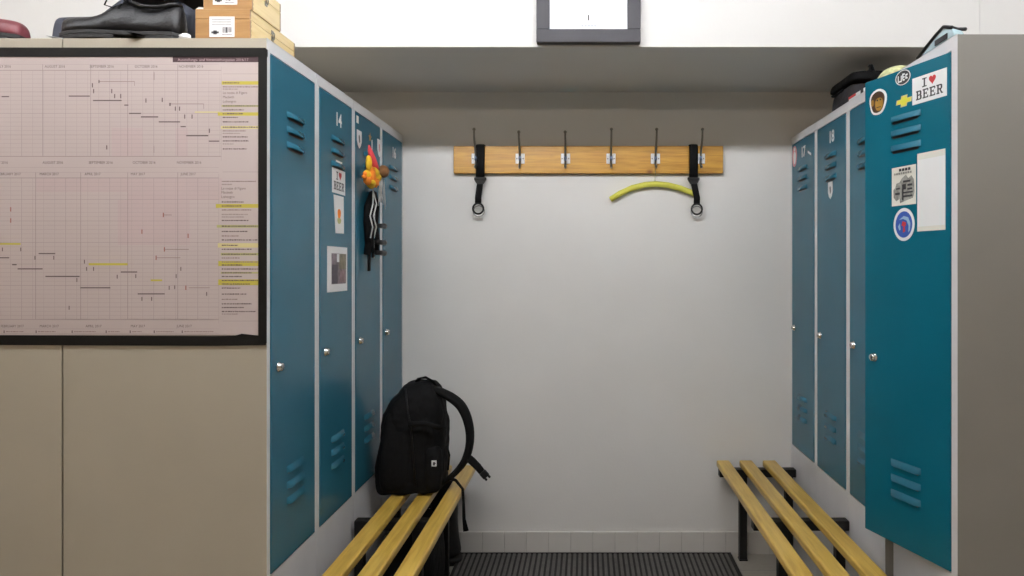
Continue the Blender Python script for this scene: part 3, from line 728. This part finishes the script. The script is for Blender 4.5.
# ------------------------------------------------------------------ CLOCK on the bulkhead
ck = thing('wall_clock', 'square wall clock with dark grey frame on the white bulkhead above the rack', 'clock', (.005, YK-.03, 1.919)); pm = inv(ck)
cx, cz, hw, fi = .005, 2.0885, .1698, .127
S_C = Surf((cx, YK-.001, cz), (1, 0, 0), (0, -1, 0))
b = MB()
for (x0, x1, z0, z1) in ((-hw, hw, -hw, -fi), (-hw, hw, fi, hw), (-hw, -fi, -fi, fi), (fi, hw, -fi, fi)):
    b.box(cx+x0, cx+x1, YK-.030, YK-.0005, cz+z0, cz+z1, M_CLOCK)
o = b.build('frame', ck, pm); smooth_bevel(o, .002, 2)
b = MB(); b.box(cx-fi, cx+fi, YK-.020, YK-.0005, cz-fi, cz+fi, M_DIAL); dl = b.build('dial', ck, pm)
b = MB()
for k in range(0, 12, 3):
    a = PI/6*k; Mx = Matrix.Translation((cx, YK-.0205, cz)) @ Matrix.Rotation(a, 4, 'Y')
    b.box(-.0022, .0022, -.0006, .0006, .078, .096 if k % 3 == 0 else .090, M_DARK, M=Mx)
for k in range(5): b.box(cx-.024+k*.0105, cx-.016+k*.0105, YK-.0209, YK-.020, cz-.1165, cz-.1095, mat('pale_grey_print', (.42, .45, .52), .5))
b.build('dial_marks', ck, pm)
for nm, ang, ln, w_ in (('hour_hand', 241, .056, .0045), ('minute_hand', 40, .085, .003)):
    b = MB(); Mx = Matrix.Translation((cx, YK-.022, cz)) @ Matrix.Rotation(R(ang), 4, 'Y')
    b.box(-w_, w_, -.0006, .0006, -.012, ln, M_DARK, M=Mx); b.build(nm, ck, pm)

# ------------------------------------------------------------------ SHOES
def shoe(name, label, toe, direction, L, m, sole=M_SOLE, width=.098, hs=1., tilt=0., group=None, laces=True, roll=0., tmin=.052):
    """toe: room point of the toe tip on the ground; direction: heading from toe to heel in the floor plane (radians)"""
    r = thing(name, label, 'shoe', toe, direction, group)
    r.rotation_euler = (roll, -tilt, direction)
    # stations: (s along length, half width, sole height, top height, opening)
    st = [(0., .30, .014, .030), (.015, .50, .010, .040), (.06, .64, .008, .0455), (.14, .85, .008, .0475), (.24, .97, .008, .050), (.34, 1., .009, .060), (.42, .95, .011, .076), (.50, .86, .012, .092), (.58, .78, .012, .094), (.68, .72, .012, .078), (.80, .70, .012, .076), (.90, .70, .012, .087), (.96, .60, .012, .088), (1.0, .34, .014, .076)]
    st = [(q_[0], q_[1], q_[2], max(q_[3], tmin) if q_[0] > .01 else max(q_[3], tmin*.8)) for q_ in st]
    b = MB(); N = 14; rings = []
    for s_, w_, z0, z1 in st:
        hw_ = w_*width/2; zb = .018; zt = max(z1*hs, zb+.008)
        ring_ = []
        for k in range(N):
            a = PI*k/(N-1)
            cx_ = math.cos(a); sx_ = math.sin(a)
            e = .75
            shrink = 1-.38*(sx_**2)*(1 if s_ > .42 else .2)
            ring_.append((s_*L, hw_*math.copysign(abs(cx_)**e, cx_)*shrink, zb-.004+(zt-zb+.004)*abs(sx_)**e))
        rings.append(ring_)
    V = [v for q_ in rings for v in q_]; F = []
    n_r = len(rings)
    for i in range(n_r-1):
        for k in range(N-1):
            F.append((i*N+k, i*N+k+1, (i+1)*N+k+1, (i+1)*N+k))
        F.append((i*N, (i+1)*N, (i+1)*N+N-1, i*N+N-1))
    F.append(tuple(range(N))); F.append(tuple(range((n_r-1)*N, n_r*N))[::-1])
    b.raw(V, F, m, True); up = b.build('upper', r); subsurf(up, 1)
    b = MB()
    outl = [(s_*L, w_*width/2+.004) for s_, w_, _, _ in st]
    poly = [(x-.003 if i == 0 else x, y) for i, (x, y) in enumerate(outl)]+[(x, -y) for x, y in outl[::-1]]
    heel = [p for p in poly if p[0] > .66*L]
    b.prism(poly, sole, lambda a, c, h: Vector((a, c, h)), .010, .020)
    b.prism([(.66*L, .33*width), (.66*L, -.33*width)][::-1]+[p for p in poly if p[0] > .67*L and p[1] < 0][::-1]+[p for p in poly if p[0] > .67*L and p[1] > 0][::-1], sole, lambda a, c, h: Vector((a, c, h)), 0, .0101)
    fore = [p for p in poly if .05*L < p[0] < .55*L]
    b.prism(fore, sole, lambda a, c, h: Vector((a, c, h)), 0.0, .0101)
    so = b.build('sole', r); smooth_bevel(so, .002, 1)
    b = MB()
    b.tube([(.56*L, 0, .088*hs), (.585*L, .018, .0885*hs), (.70*L, .026, .076*hs), (.82*L, .025, .075*hs), (.95*L, .013, .085*hs), (.965*L, 0, .086*hs), (.95*L, -.013, .085*hs), (.82*L, -.025, .075*hs), (.70*L, -.026, .076*hs), (.585*L, -.018, .0885*hs), (.56*L, 0, .088*hs)], .0052, m, 8)
    b.build('collar', r)
    if laces:
        b = MB()
        for k in range(4):
            s_ = .40+k*.045; zz = (.064+.0085*k)*hs+.003
            b.tube([(s_*L, .030, zz-.014), (s_*L+.001, .018, zz-.001), (s_*L+.002, 0, zz+.005), (s_*L+.004, -.018, zz-.001), (s_*L+.006, -.030, zz-.013)], .0028, M_BLACKWEB, 6)
        for sg in (1, -1):
            b.tube([(.53*L, 0, .090*hs), (.50*L, sg*.014, .100*hs), (.43*L, sg*.030, .098*hs), (.41*L, sg*.036, .076*hs), (.45*L, sg*.026, .074*hs), (.53*L, 0, .090*hs)], .0020, M_BLACKWEB, 6)
        b.build('laces', r)
    return r
ZT = HL
YS = 1.695
shoe('leather_shoe', 'black leather lace-up shoe lying nearest the panel edge, left of the wooden boxes', ((66-PX)*YS/FPX, YS, ZT), 0, .292, M_LEATHER, hs=1.10, tmin=.057, group='black shoes on the left lockers')
shoe('ankle_boot', 'dark blue boot half hidden behind the front black leather shoe', ((56.5-PX)*1.855/FPX, 1.855, ZT), R(1), .375, M_NAVY, hs=2.0, width=.11, laces=False, tmin=.062)
shoe('leather_shoe', 'black shoe lying on top of the other shoes, cut off by the photo', (-1.20, 1.735, ZT+.138), R(-2), .27, M_LEATHER, sole=mat('dark_brown_rubber', (.022, .014, .012), .6, var=.2), tilt=R(-5.5), group='black shoes on the left lockers')
shoe('maroon_shoe', 'maroon shoe with dark sole at the left edge of the photo, on the beige cabinet', ((25.5-PX)*1.705/FPX, 1.705, ZT), PI, .27, M_MAROON, hs=1.3, tmin=.028, laces=True)
b = MB(); c = atY(185, 35, 1.662); b.blob((c.x, c.y, ZT+.0075), (.014, .010, .0085), M_PAPER, seg=10, noise=.3)
tag(b.build('crumpled_paper'), 'tiny crumpled white paper beside the wooden boxes on the locker top', 'paper')
b = MB(); c = atY(57, 35, 1.66)
b.raw([(c.x-.022, 1.655, ZT+.009), (c.x+.020, 1.650, ZT+.0012), (c.x+.024, 1.72, ZT+.0012), (c.x-.016, 1.725, ZT+.010),
       (c.x-.022, 1.655, ZT+.008), (c.x+.020, 1.650, ZT+.0002), (c.x+.024, 1.72, ZT+.0002), (c.x-.016, 1.725, ZT+.009)], [(0, 1, 2, 3), (7, 6, 5, 4), (0, 4, 5, 1), (1, 5, 6, 2), (2, 6, 7, 3), (3, 7, 4, 0)], mat('grey_card', (.40, .41, .42), .7))
tag(b.build('paper_scrap'), 'curled grey paper scrap under the toe of the black shoe', 'paper')

# ------------------------------------------------------------------ WOODEN BOXES
def wooden_box(label, x0, x1, y0, y1, z0, z1, lab):
    r = thing('wooden_box', label, 'box', ((x0+x1)/2, (y0+y1)/2, z0), 0, 'wooden boxes on the left lockers'); pm = inv(r)
    zl = z0+(z1-z0)*.68
    b = MB(); t = .007
    b.box(x0, x1, y0, y0+t, z0, zl, M_BOXEND, bevel=.001, segs=1); b.box(x0, x1, y1-t, y1, z0, zl, M_BOXEND, bevel=.001, segs=1)
    b.box(x0, x0+t, y0+t, y1-t, z0, zl, M_BOXSIDE); b.box(x1-t, x1-.0002, y0+.001, y1-.001, z0, zl, M_BOXSIDE, bevel=.0008, segs=1)
    b.box(x0+t, x1-t, y0+t, y1-t, z0, z0+.004, M_BOXSIDE)
    n_ = 5; hh = (zl-z0)/(2*n_)
    for k in range(n_): b.box(x1-.0075, x1+.0003, y0-.0003, y0+.007, z0+hh*(2*k+.5), z0+hh*(2*k+1.5), M_BOXEND)
    b.build('body', r, pm)
    b = MB(); b.box(x0, x1, y0, y0+t, zl+.0006, z1, M_BOXEND, bevel=.001, segs=1); b.box(x0, x1, y1-t, y1, zl+.0006, z1, M_BOXEND, bevel=.001, segs=1)
    b.box(x0, x1-.0002, y0+.0005, y1-.0005, z1-.005, z1, M_BOXSIDE, bevel=.0008, segs=1); b.box(x1-t, x1-.0002, y0+.001, y1-.001, zl+.0006, z1-.004, M_BOXSIDE); b.box(x0, x0+t, y0+.007, y1-.007, zl+.0006, z1-.004, M_BOXSIDE)
    b.build('lid', r, pm)
    b = MB(); yc = y0+(y1-y0)*.46
    b.box(x1, x1+.0015, yc-.006, yc+.006, zl+.002, zl+.012, M_STEEL); b.box(x1, x1+.0015, yc-.006, yc+.006, zl-.014, zl-.003, M_STEEL)
    b.tube([(x1+.003, yc-.004, zl-.010), (x1+.005, yc-.004, zl+.004), (x1+.004, yc, zl+.008), (x1+.005, yc+.004, zl+.004), (x1+.003, yc+.004, zl-.010)], .0011, M_STEEL, 6)
    b.build('latch', r, pm)
    s = Surf((x0, y0, z0), (1, 0, 0), (0, -1, 0)); W = x1-x0; H = z1-z0
    a0, a1, c0, c1 = lab
    b = MB(); b.prism(rect(W*a0, H*c0, W*a1, H*c1), M_PAPER, s.fr, .0001, .0006)
    lw, lh = W*(a1-a0), H*(c1-c0)
    q_ = lambda x, y, w2, h2, m: b.prism(rect(W*a0+lw*x, H*c0+lh*y, W*a0+lw*(x+w2), H*c0+lh*(y+h2)), m, s.fr, .0006, .0008)
    mg = mat('label_grey_print', (.33, .32, .33), .6, var=.3, scale=300); mk = mat('label_dark_print', (.08, .08, .09), .6)
    for k in range(3): q_(.10, .60+k*.11, .78, .045, mg)
    q_(.08, .17, .30, .10, mk); q_(.16, .12, .14, .2, mk); q_(.52, .20, .10, .28, mg); q_(.64, .20, .09, .28, mk); q_(.75, .22, .14, .26, mg); q_(.5, .08, .4, .06, mg)
    b.build('paper_label', r, pm)
YW = 1.668
wooden_box('lower of two stacked wooden boxes at the corner of the left lockers', -.947, -.815, YW, 1.925, ZT, ZT+.077, (.26, .72, .12, .76))
wooden_box('upper of two stacked wooden boxes, its top cut off by the photo', -.930, -.812, YW+.004, 1.83, ZT+.077, ZT+.150, (.20, .70, .16, .80))

# ------------------------------------------------------------------ BACKPACK
def loft(b, secs, m, N=28, e=.6, wr=0., seed=1):
    """secs: (z, cx, cy, hx, hy) closed stack of superellipse rings"""
    rn = random.Random(seed); V = []; F = []
    ph = [rn.uniform(0, 6.28) for _ in range(6)]
    for i, (z, cx_, cy_, hx_, hy_) in enumerate(secs):
        for k in range(N):
            a = 2*PI*k/N; ca__, sa_ = math.cos(a), math.sin(a)
            w_ = 1+wr*(math.sin(5*a+ph[0]+z*31)+.7*math.sin(9*a+ph[1]-z*47)+.6*math.sin(3*a+z*70+ph[2]))
            V.append((cx_+hx_*w_*math.copysign(abs(ca__)**e, ca__), cy_+hy_*w_*math.copysign(abs(sa_)**e, sa_), z))
    n_ = len(secs)
    for i in range(n_-1):
        for k in range(N): F.append((i*N+k, i*N+(k+1) % N, (i+1)*N+(k+1) % N, (i+1)*N+k))
    F.append(tuple(range(N))[::-1]); F.append(tuple(range((n_-1)*N, n_*N)))
    b.raw(V, F, m, True)
bp = thing('backpack', 'black backpack standing on the left bench against the lockers', 'backpack', (-.62, 2.47, BENCH)); pm = inv(bp)
Yc = 2.47; kz = Yc/FPX
def bx(px): return (px-PX)*kz
zlv = lambda py: EYE-(py-PY)*2.44/FPX
prof = [(494, 393, 437, .085), (489, 379.5, 445.5, .112), (478, 378.5, 447, .116), (460, 379.5, 447.5, .118), (440, 383, 447, .116), (420, 385, 446.5, .114), (408, 388, 445, .110), (399, 394, 444, .103), (392, 401, 440, .092), (386.5, 405, 437, .078), (383, 410, 434, .056), (381.5, 416, 430, .03)]
secs = [(BENCH+.007, (bx(383)+bx(439))/2, Yc, (bx(439)-bx(383))/2, .095)]
for py, l, r_, hy in prof[1:]:
    secs.append((zlv(py), (bx(l)+bx(r_))/2, Yc, (bx(r_)-bx(l))/2, hy))
b = MB(); loft(b, secs, M_BLACKFAB, 40, .62, .016)
o = b.build('main_bag', bp, pm); subsurf(o, 2)
tx = bpy.data.textures.new('cloth_folds', 'CLOUDS'); tx.noise_scale = .055; tx.noise_depth = 2
dm = o.modifiers.new('folds', 'DISPLACE'); dm.texture = tx; dm.strength = .016; dm.mid_level = .55; dm.texture_coords = 'LOCAL'
b = MB()      # front pocket bulging towards the lockers and the camera
ps = [(BENCH+.010, bx(404), Yc-.075, .048, .028), (BENCH+.02, bx(403), Yc-.085, .056, .036), (zlv(465), bx(403), Yc-.087, .060, .040), (zlv(440), bx(404), Yc-.085, .060, .040), (zlv(420), bx(405), Yc-.080, .054, .034), (zlv(408), bx(406), Yc-.074, .044, .026), (zlv(404), bx(406), Yc-.070, .03, .015)]
loft(b, ps, M_BLACKFAB, 26, .65, .03, 5); o = b.build('front_pocket', bp, pm); subsurf(o, 1)
b = MB()
loft(b, [(BENCH+.009, bx(438), Yc-.080, .024, .03), (zlv(480), bx(439), Yc-.088, .030, .034), (zlv(450), bx(439), Yc-.088, .030, .034), (zlv(441), bx(438), Yc-.084, .026, .028)], M_BLACKFAB, 20, .7, .02, 9)
o = b.build('side_pocket', bp, pm); subsurf(o, 1)
c = atY(434, 463.5, Yc-.1275)
b = MB(); b.box(c.x-.0085, c.x+.0085, c.y-.0012, c.y+.003, c.z-.010, c.z+.010, M_WHITEST, bevel=.0008, segs=1); b.box(c.x-.003, c.x+.0035, c.y-.0020, c.y-.001, c.z-.006, c.z+.005, M_DARK); b.box(c.x-.0015, c.x+.0065, c.y-.0020, c.y-.001, c.z+.000, c.z+.0025, M_DARK)
o = b.build('logo_patch', bp, pm); o['label'] = 'small white square patch'
b = MB()      # zips
b.tube([(bx(424), Yc-.121, zlv(478)), (bx(420), Yc-.119, zlv(430)), (bx(415), Yc-.108, zlv(400)), (bx(411), Yc-.078, zlv(386))], .003, M_PLASTIC, 6)
b.build('zip', bp, pm)
for (pa, pb, pc_) in ((428, 424, 402),):
    b = MB(); b.tube(curve([P0 for P0 in (atY(446, pa-1, Yc-.06), atY(440, pa, Yc-.125), atY(426, pb, Yc-.134), atY(408, pb, Yc-.136))], 4), .009, M_BLACKWEB, 8, flat=(1, .3), up=(0, -1, 0)); b.build('compression_strap', bp, pm)
b = MB()      # top handle
b.tube([atY(415, 385, Yc), atY(419, 378.5, Yc-.01), atY(426, 377.5, Yc-.015), atY(433, 381.5, Yc-.01), atY(437, 389, Yc)], .012, M_BLACKWEB, 8, flat=(1, .3)); b.build('handle', bp, pm)
def P(px, py, Y): return atY(px, py, Y)
b = MB()
sp = curve([P(431, 387, Yc), P(441, 392, Yc-.02), P(452, 398, Yc-.03), P(461, 406, Yc-.03), P(467, 418, Yc-.03), P(470, 433, Yc-.03), P(469, 448, Yc-.03), P(464.5, 461, Yc-.03), P(457, 471, Yc-.035), P(448, 479, Yc-.04), P(440, 485, Yc-.03)], 4)
b.tube(sp, [.020+.007*math.sin(min(1, k/12)*PI/2)-.010*max(0, k-14)/26-.006*max(0, k-26)/14 for k in range(len(sp))], M_BLACKWEB, 12, flat=(.62, 1.1), up=(0, -1, 0))
b.build('shoulder_strap', bp, pm)
b = MB()
b.tube([P(466, 456, Yc-.03), P(472, 461, Yc-.05), P(478, 467, Yc-.06), P(482, 472, Yc-.065)], [.013, .014, .013, .012], M_BLACKWEB, 8, flat=(1, .35), up=(0, -1, .2))
q0 = P(484.5, 474.5, Yc-.067)
Mx = Matrix.Translation(q0) @ Matrix.Rotation(R(48), 4, 'Y')
b.box(-.013, .012, -.006, .006, -.013, .013, M_PLASTIC, bevel=.003, M=Mx); b.box(.010, .021, -.004, .004, -.011, -.004, M_PLASTIC, bevel=.0015, M=Mx); b.box(.010, .021, -.004, .004, .004, .011, M_PLASTIC, bevel=.0015, M=Mx)
b.build('buckle', bp, pm)
b = MB()
b.tube([P(448, 477, Yc-.05), P(456, 480.5, Yc-.06), P(462.7, 489, Yc-.06), P(463.6, 505, Yc-.06), P(464, 519, Yc-.06), P(466, 531, Yc-.06)], [.007, .0055, .005, .005, .006, .010], M_BLACKWEB, 8, flat=(1, .4), up=(0, -1, 0))
b.tube([P(447, 446, Yc-.09), P(449.5, 455, Yc-.10), P(448, 470, Yc-.09)], .0035, M_BLACKWEB, 6)
b.build('strap_end', bp, pm)

# ------------------------------------------------------------------ BAG AND SHOES UNDER THE LEFT BENCH
ub = thing('sports_bag', 'black sports bag pushed under the left bench', 'bag', (-.64, 2.46, 0)); pm = inv(ub)
b = MB(); loft(b, [(.001, -.625, 2.46, .085, .17), (.02, -.625, 2.46, .098, .185), (.10, -.625, 2.46, .104, .190), (.20, -.625, 2.46, .100, .186), (.26, -.625, 2.46, .08, .17), (.285, -.625, 2.46, .04, .14), (.290, -.625, 2.46, .02, .12)], M_BLACKFAB, 28, .6, .012, 11)
o = b.build('main_bag', ub, pm); subsurf(o, 1)
b = MB(); b.tube([(-.60, 2.30, .284), (-.592, 2.36, .312), (-.590, 2.46, .318), (-.592, 2.56, .312), (-.60, 2.60, .28)], .012, M_BLACKWEB, 8, flat=(1, .35)); b.build('handle', ub, pm)
b = MB(); b.tube([(-.625, 2.32, .2905), (-.625, 2.60, .2905)], .003, M_PLASTIC, 6); b.build('zip', ub, pm)
def boot(label, x, y, rz):
    r = thing('rubber_boot', label, 'boot', (x, y, 0), rz, 'black boots under the left bench')
    b = MB()
    loft(b, [(.022, .048, 0, .118, .044), (.05, .044, 0, .114, .046), (.075, .032, 0, .098, .043), (.10, .014, 0, .075, .040), (.13, 0, 0, .058, .040), (.17, -.002, 0, .052, .042), (.24, 0, 0, .056, .047), (.30, .002, 0, .060, .050), (.315, .002, 0, .061, .051)], M_SOLE, 24, .8, 0)
    o = b.build('shaft', r); subsurf(o, 1)
    b = MB(); loft(b, [(0, .048, 0, .121, .046), (.022, .048, 0, .123, .049), (.026, .048, 0, .119, .046)], M_SOLE, 24, .7, 0); b.build('sole', r)
    b = MB(); b.tube([(.002+.062*math.cos(t), .052*math.sin(t), .312) for t in [2*PI*k/20 for k in range(21)]], .004, M_PLASTIC, 6); b.build('rim', r)
boot('tall black boot under the back end of the left bench, nearer the aisle', -.575, 2.775, R(180))

# ------------------------------------------------------------------ THINGS ON THE LEFT LOCKER DOOR 3
ty = thing('toy_figure', 'small red, yellow and orange felt toy hanging on the left locker door', 'toy', (XL+.03, 2.33, 1.46)); pm = inv(ty)
def PT(px, py, off): return Vector((XL+off, (XL+off)*FPX/(px-PX), EYE-(py-PY)*((XL+off)/(px-PX))))
b = MB()
b.tube([PT(369, 145.5, .022), PT(370, 151, .030), PT(372, 158, .034), (PT(374.5, 166, .036)), PT(377, 176, .036)], [.003, .008, .012, .013, .009], M_TOYRED, 10); b.build('hat', ty, pm)
b = MB(); b.blob(PT(368.8, 163, .048), (.010, .015, .026), M_TOYYEL, seg=14); b.build('head', ty, pm)
b = MB()
for k in range(7):
    a = 2*PI*k/7; b.blob(PT(372+4.6*math.cos(a), 177.5+6.2*math.sin(a), .042), (.014, .026, .017), M_TOYORA if k % 2 else M_TOYYEL, seg=10, noise=.2)
b.blob(PT(371.5, 176, .050), (.014, .022, .020), M_TOYORA, seg=12); b.blob(PT(371.5, 182, .050), (.012, .018, .012), M_TOYYEL, seg=12)
for k in (0, 1): b.blob(PT(365.5-1*k, 174+3*k, .040), (.008, .016, .008), M_TOYORA, seg=8)
b.build('body', ty, pm)
b = MB(); b.blob(PT(383.5, 171.5, .044), (.020, .026, .022), M_TOYBRN, seg=14); b.build('ball', ty, pm)
b = MB(); rn = random.Random(5)
for k in range(8):
    p = PT(381+rn.uniform(-2, 3), 177, .035); b.tube([p, p+Vector((.004*rn.uniform(-1, 1), .012*rn.uniform(-1, 1), -.04)), p+Vector((.006*rn.uniform(-1, 1), .03*rn.uniform(-1, 1), -.085-.03*rn.random()))], .0013, M_WHITECORD, 5)
b.build('fringe', ty, pm)
b = MB(); b.tube([PT(372, 140, .002), PT(372, 146, .012), PT(372, 152, .026)], .0015, M_WHITECORD, 6); b.build('hanging_loop', ty, pm)
cd = thing('lanyard_bunch', 'bunch of black and white lanyards hanging below the toy on the left locker', 'lanyards', (XL+.02, 2.33, 1.2)); pm = inv(cd)
b = MB()
b.tube([PT(373, 184, .008), PT(373, 189, .014), PT(373, 195, .016)], .003, M_CHROME, 8); b.build('ring', cd, pm)
rn = random.Random(8)
for k in range(7):
    b = MB(); x0 = 367.8+k*1.4
    b.tube([PT(373, 192, .014), PT(x0, 206, .016+.002*(k % 3)), PT(x0+rn.uniform(-1.5, 1.5), 222, .016+.003*(k % 3)), PT(x0+rn.uniform(-1.5, 1), 240, .014+.003*(k % 3)), PT(x0+rn.uniform(-1.2, 1), 250+rn.uniform(-4, 8), .013)], .0125 if k not in (3, 5) else .0055, M_BLACKWEB if k not in (3, 5) else M_WHITECORD, 6, flat=(1, .3) if k not in (3, 5) else (.3, .3))
    b.build('lanyard', cd, pm)
for x0 in (371, 374.5):
    b = MB(); b.tube([PT(373, 191, .020), PT(x0+2, 204, .036), PT(x0-1, 216, .038), PT(x0+1.8, 227, .036), PT(x0-.6, 238, .030)], .0024, M_WHITECORD, 6); b.build('lanyard', cd, pm)
b = MB(); b.tube([PT(370, 238, .018), PT(369.3, 255, .016), PT(369, 271, .014)], .013, M_BLACKWEB, 8, flat=(1, .3)); b.build('lanyard', cd, pm)
for py in (226, 242.5, 253):
    b = MB(); b.tube([PT(376, py-.5, .020), PT(380, py-.2, .024), PT(384.5, py+.3, .030)], [.009, .0085, .010], M_PLASTIC, 8); b.build('clip', cd, pm)

# ------------------------------------------------------------------ THINGS ON TOP OF THE RIGHT LOCKERS
tb = thing('shoulder_bag', 'dark charcoal cloth bag standing on top of the right lockers', 'bag', (.955, 2.43, HR)); pm = inv(tb)
zt_ = lambda py: EYE-(py-PY)*2.42/FPX
b = MB(); loft(b, [(HR+.001, .990, 2.44, .095, .105), (HR+.015, .990, 2.44, .102, .112), (HR+.06, .992, 2.44, .100, .112), (HR+.088, .994, 2.44, .096, .110), (HR+.092, .994, 2.44, .09, .10)], M_GREYFAB, 26, .42, .02, 3)
o = b.build('main_bag', tb, pm); subsurf(o, 1)
b = MB(); loft(b, [(HR+.092, .994, 2.43, .104, .122), (HR+.096, .994, 2.43, .108, .124), (HR+.116, .996, 2.43, .106, .120), (HR+.127, .997, 2.43, .100, .112), (HR+.129, .997, 2.43, .08, .09)], M_BLACKFAB, 26, .32, .02, 4)
o = b.build('flap', tb, pm); subsurf(o, 1)
b = MB(); b.tube([(.955, 2.34, HR+.118), (.958, 2.34, HR+.146), (.968, 2.35, HR+.150), (.985, 2.36, HR+.120)], .010, M_BLACKFAB, 8, flat=(1, .5)); b.build('tab', tb, pm)
b = MB(); b.tube([(.900, 2.50, HR+.085), (.880, 2.47, HR+.075), (.874, 2.44, HR+.066), (.882, 2.42, HR+.074), (.897, 2.42, HR+.085)], .007, M_BLACKFAB, 8, flat=(1, .5)); b.build('side_strap', tb, pm)
# red and white packet on the rim
pk = thing('packet', 'small red and white packet lying on the right locker rim beside the dark bag', 'packet', (.89, 2.24, HR)); pm = inv(pk)
b = MB(); b.box(.853, .895, 2.12, 2.25, HR, HR+.017, M_WHITEST, bevel=.002); b.build('wrapper', pk, pm)
b = MB(); b.box(.8524, .8958, 2.19, 2.2504, HR+.009, HR+.0174, M_RED, bevel=.001); b.box(.8523, .8959, 2.13, 2.15, HR, HR+.0175, M_DARK); b.build('printed_band', pk, pm)
# pale knit hat
b = MB(); cx_, cy_, h_ = .942, 2.09, .052
secs = [(HR+.001, cx_, cy_, .060, .066), (HR+.012, cx_, cy_, .068, .074), (HR+.03, cx_, cy_, .064, .070), (HR+.052, cx_, cy_, .052, .057), (HR+.066, cx_, cy_, .034, .037), (HR+.071, cx_, cy_, .012, .013)]
kn = thing('knit_hat', 'pale green and cream knitted hat on top of the right lockers', 'hat', (cx_, cy_, HR)); pm = inv(kn)
loft(b, secs, M_KNIT, 30, 1., .006, 2); o = b.build('crown', kn, pm); subsurf(o, 1)
b = MB()
for k in range(26):
    a = 2*PI*k/26; b.blob((cx_+.067*math.cos(a), cy_+.073*math.sin(a), HR+.012), (.0095, .0095, .011), M_KNIT, seg=8)
b.build('brim', kn, pm)
# clear pouch with black binding
pc = thing('clear_pouch', 'pale blue clear plastic pouch with black edging on the nearest right locker', 'pouch', (.92, 1.78, 1.733)); pm = inv(pc)
HO2 = 1.733
# wedge lying against the rim: high edge near the camera
A0 = Vector((.876, 1.640, HO2+.001)); A1 = Vector((.876, 1.965, HO2+.001))
A2 = Vector((.880, 1.905, HO2+.012)); A3 = Vector((.905, 1.735, HO2+.062))
prof_ = [(1.640, .002), (1.82, .002), (1.785, .016), (1.73, .032), (1.692, .040), (1.655, .026)]
def wedge(off, x0, x1, m, b):
    V = [(x0, y, HO2+z) for y, z in prof_]+[(x1, y, HO2+z*.8) for y, z in prof_]
    n_ = len(prof_)
    V = [(x, y, z) if x < .89 else (x, y, HO2+(z-HO2)*.9) for x, y, z in V]
    b.raw(V, [tuple(range(n_))[::-1], tuple(range(n_, 2*n_))]+[(i, (i+1) % n_, n_+(i+1) % n_, n_+i) for i in range(n_)], m)
b = MB(); wedge(0, .876, .902, M_CLEAR, b); o = b.build('pouch', pc, pm); smooth_bevel(o, .004, 2)
b = MB()
b.tube([(.874, 1.825, HO2+.005), (.874, 1.785, HO2+.018), (.874, 1.73, HO2+.034), (.874, 1.692, HO2+.042), (.876, 1.655, HO2+.028)], .0042, M_PLASTIC, 8)
b.tube([(.874, 1.692, HO2+.042), (.888, 1.686, HO2+.039), (.902, 1.68, HO2+.032), (.905, 1.65, HO2+.022)], .0046, M_PLASTIC, 8)
b.build('edging', pc, pm)
b = MB(); b.box(.8735, .8755, 1.675, 1.735, HO2+.008, HO2+.022, M_DARK, bevel=.0008); b.build('zip', pc, pm)

# ------------------------------------------------------------------ ROOM LAMP AND ADDED FILL TUBES
def lamp(label, x, y, z, L, n, strength, col=(.97, .98, 1.)):
    """suspended batten with bare tubes"""
    r = thing('ceiling_light', label, 'lamp', (x, y, z-.02), 0, 'fluorescent lights below the ceiling'); pm = inv(r)
    b = MB(); b.box(x-L/2-.03, x+L/2+.03, y-.08, y+.08, z+.035, z+.075, M_FRAME, bevel=.004)
    for k in (-1, 1):
        b.box(x+k*(L/2+.012)-.012, x+k*(L/2+.012)+.012, y-.08, y+.08, z-.018, z+.04, M_FRAME, bevel=.002)
    b.build('housing', r, pm)
    for k in (-.45, .45):
        b = MB(); b.tube([(x+k*L, y, z+.075), (x+k*L, y, ZC)], .005, M_STEEL, 8); b.build('suspension_rod', r, pm)
    for k in range(n):
        yy = y+(k-(n-1)/2)*.11
        b = MB(); b.tube([(x-L/2, yy, z), (x+L/2, yy, z)], .014, mat('glowing_tube_%d' % strength, (.9, .9, .9), .5, var=.01, emit=(col, strength)), 10)
        b.build('tube', r, pm)
lamp('twin tube fluorescent light above the aisle, out of the photo', -.20, LY, LZ, 1.5, 2, LP)
lamp('added single tube fill light in line above the left lockers, out of the photo', -1.90, LY, LZ, 1.5, 1, LP)  # invented tube, whitens the left stretch of the bulkhead
lamp('added single tube fill light in line above the right lockers, out of the photo', 1.65, LY, LZ, 1.5, 1, LP)  # put in to lift the darker right end of the bulkhead
lamp('added warm single tube fill light behind the camera, out of the photo', -1.0, -1.4, LZ, 1.5, 1, LP2, (1., .87, .71))  # unseen source added to light the end panels and warm the shaded wall

# ------------------------------------------------------------------ WORLD, CAMERA, VIEW
w = bpy.data.worlds.new('room_world'); scene.world = w; w.use_nodes = True
w.node_tree.nodes['Background'].inputs['Color'].default_value = (.6, .6, .6, 1); w.node_tree.nodes['Background'].inputs['Strength'].default_value = .05
cam = bpy.data.cameras.new('camera'); co = bpy.data.objects.new('camera', cam); COL.objects.link(co)
cam.sensor_width = 36; cam.sensor_fit = 'HORIZONTAL'; cam.lens = FPX/1024*36
co.location = (0, 0, EYE); co.rotation_euler = (PI/2, 0, 0)
cam.shift_x = -(PX-512)/1024; cam.shift_y = -(288-PY)/1024
cam.clip_start = .02
scene.camera = co
vs = scene.view_settings
vs.view_transform = 'Standard'; vs.look = 'None'; vs.gamma = 1; vs.exposure = 0.; vs.use_curve_mapping = False
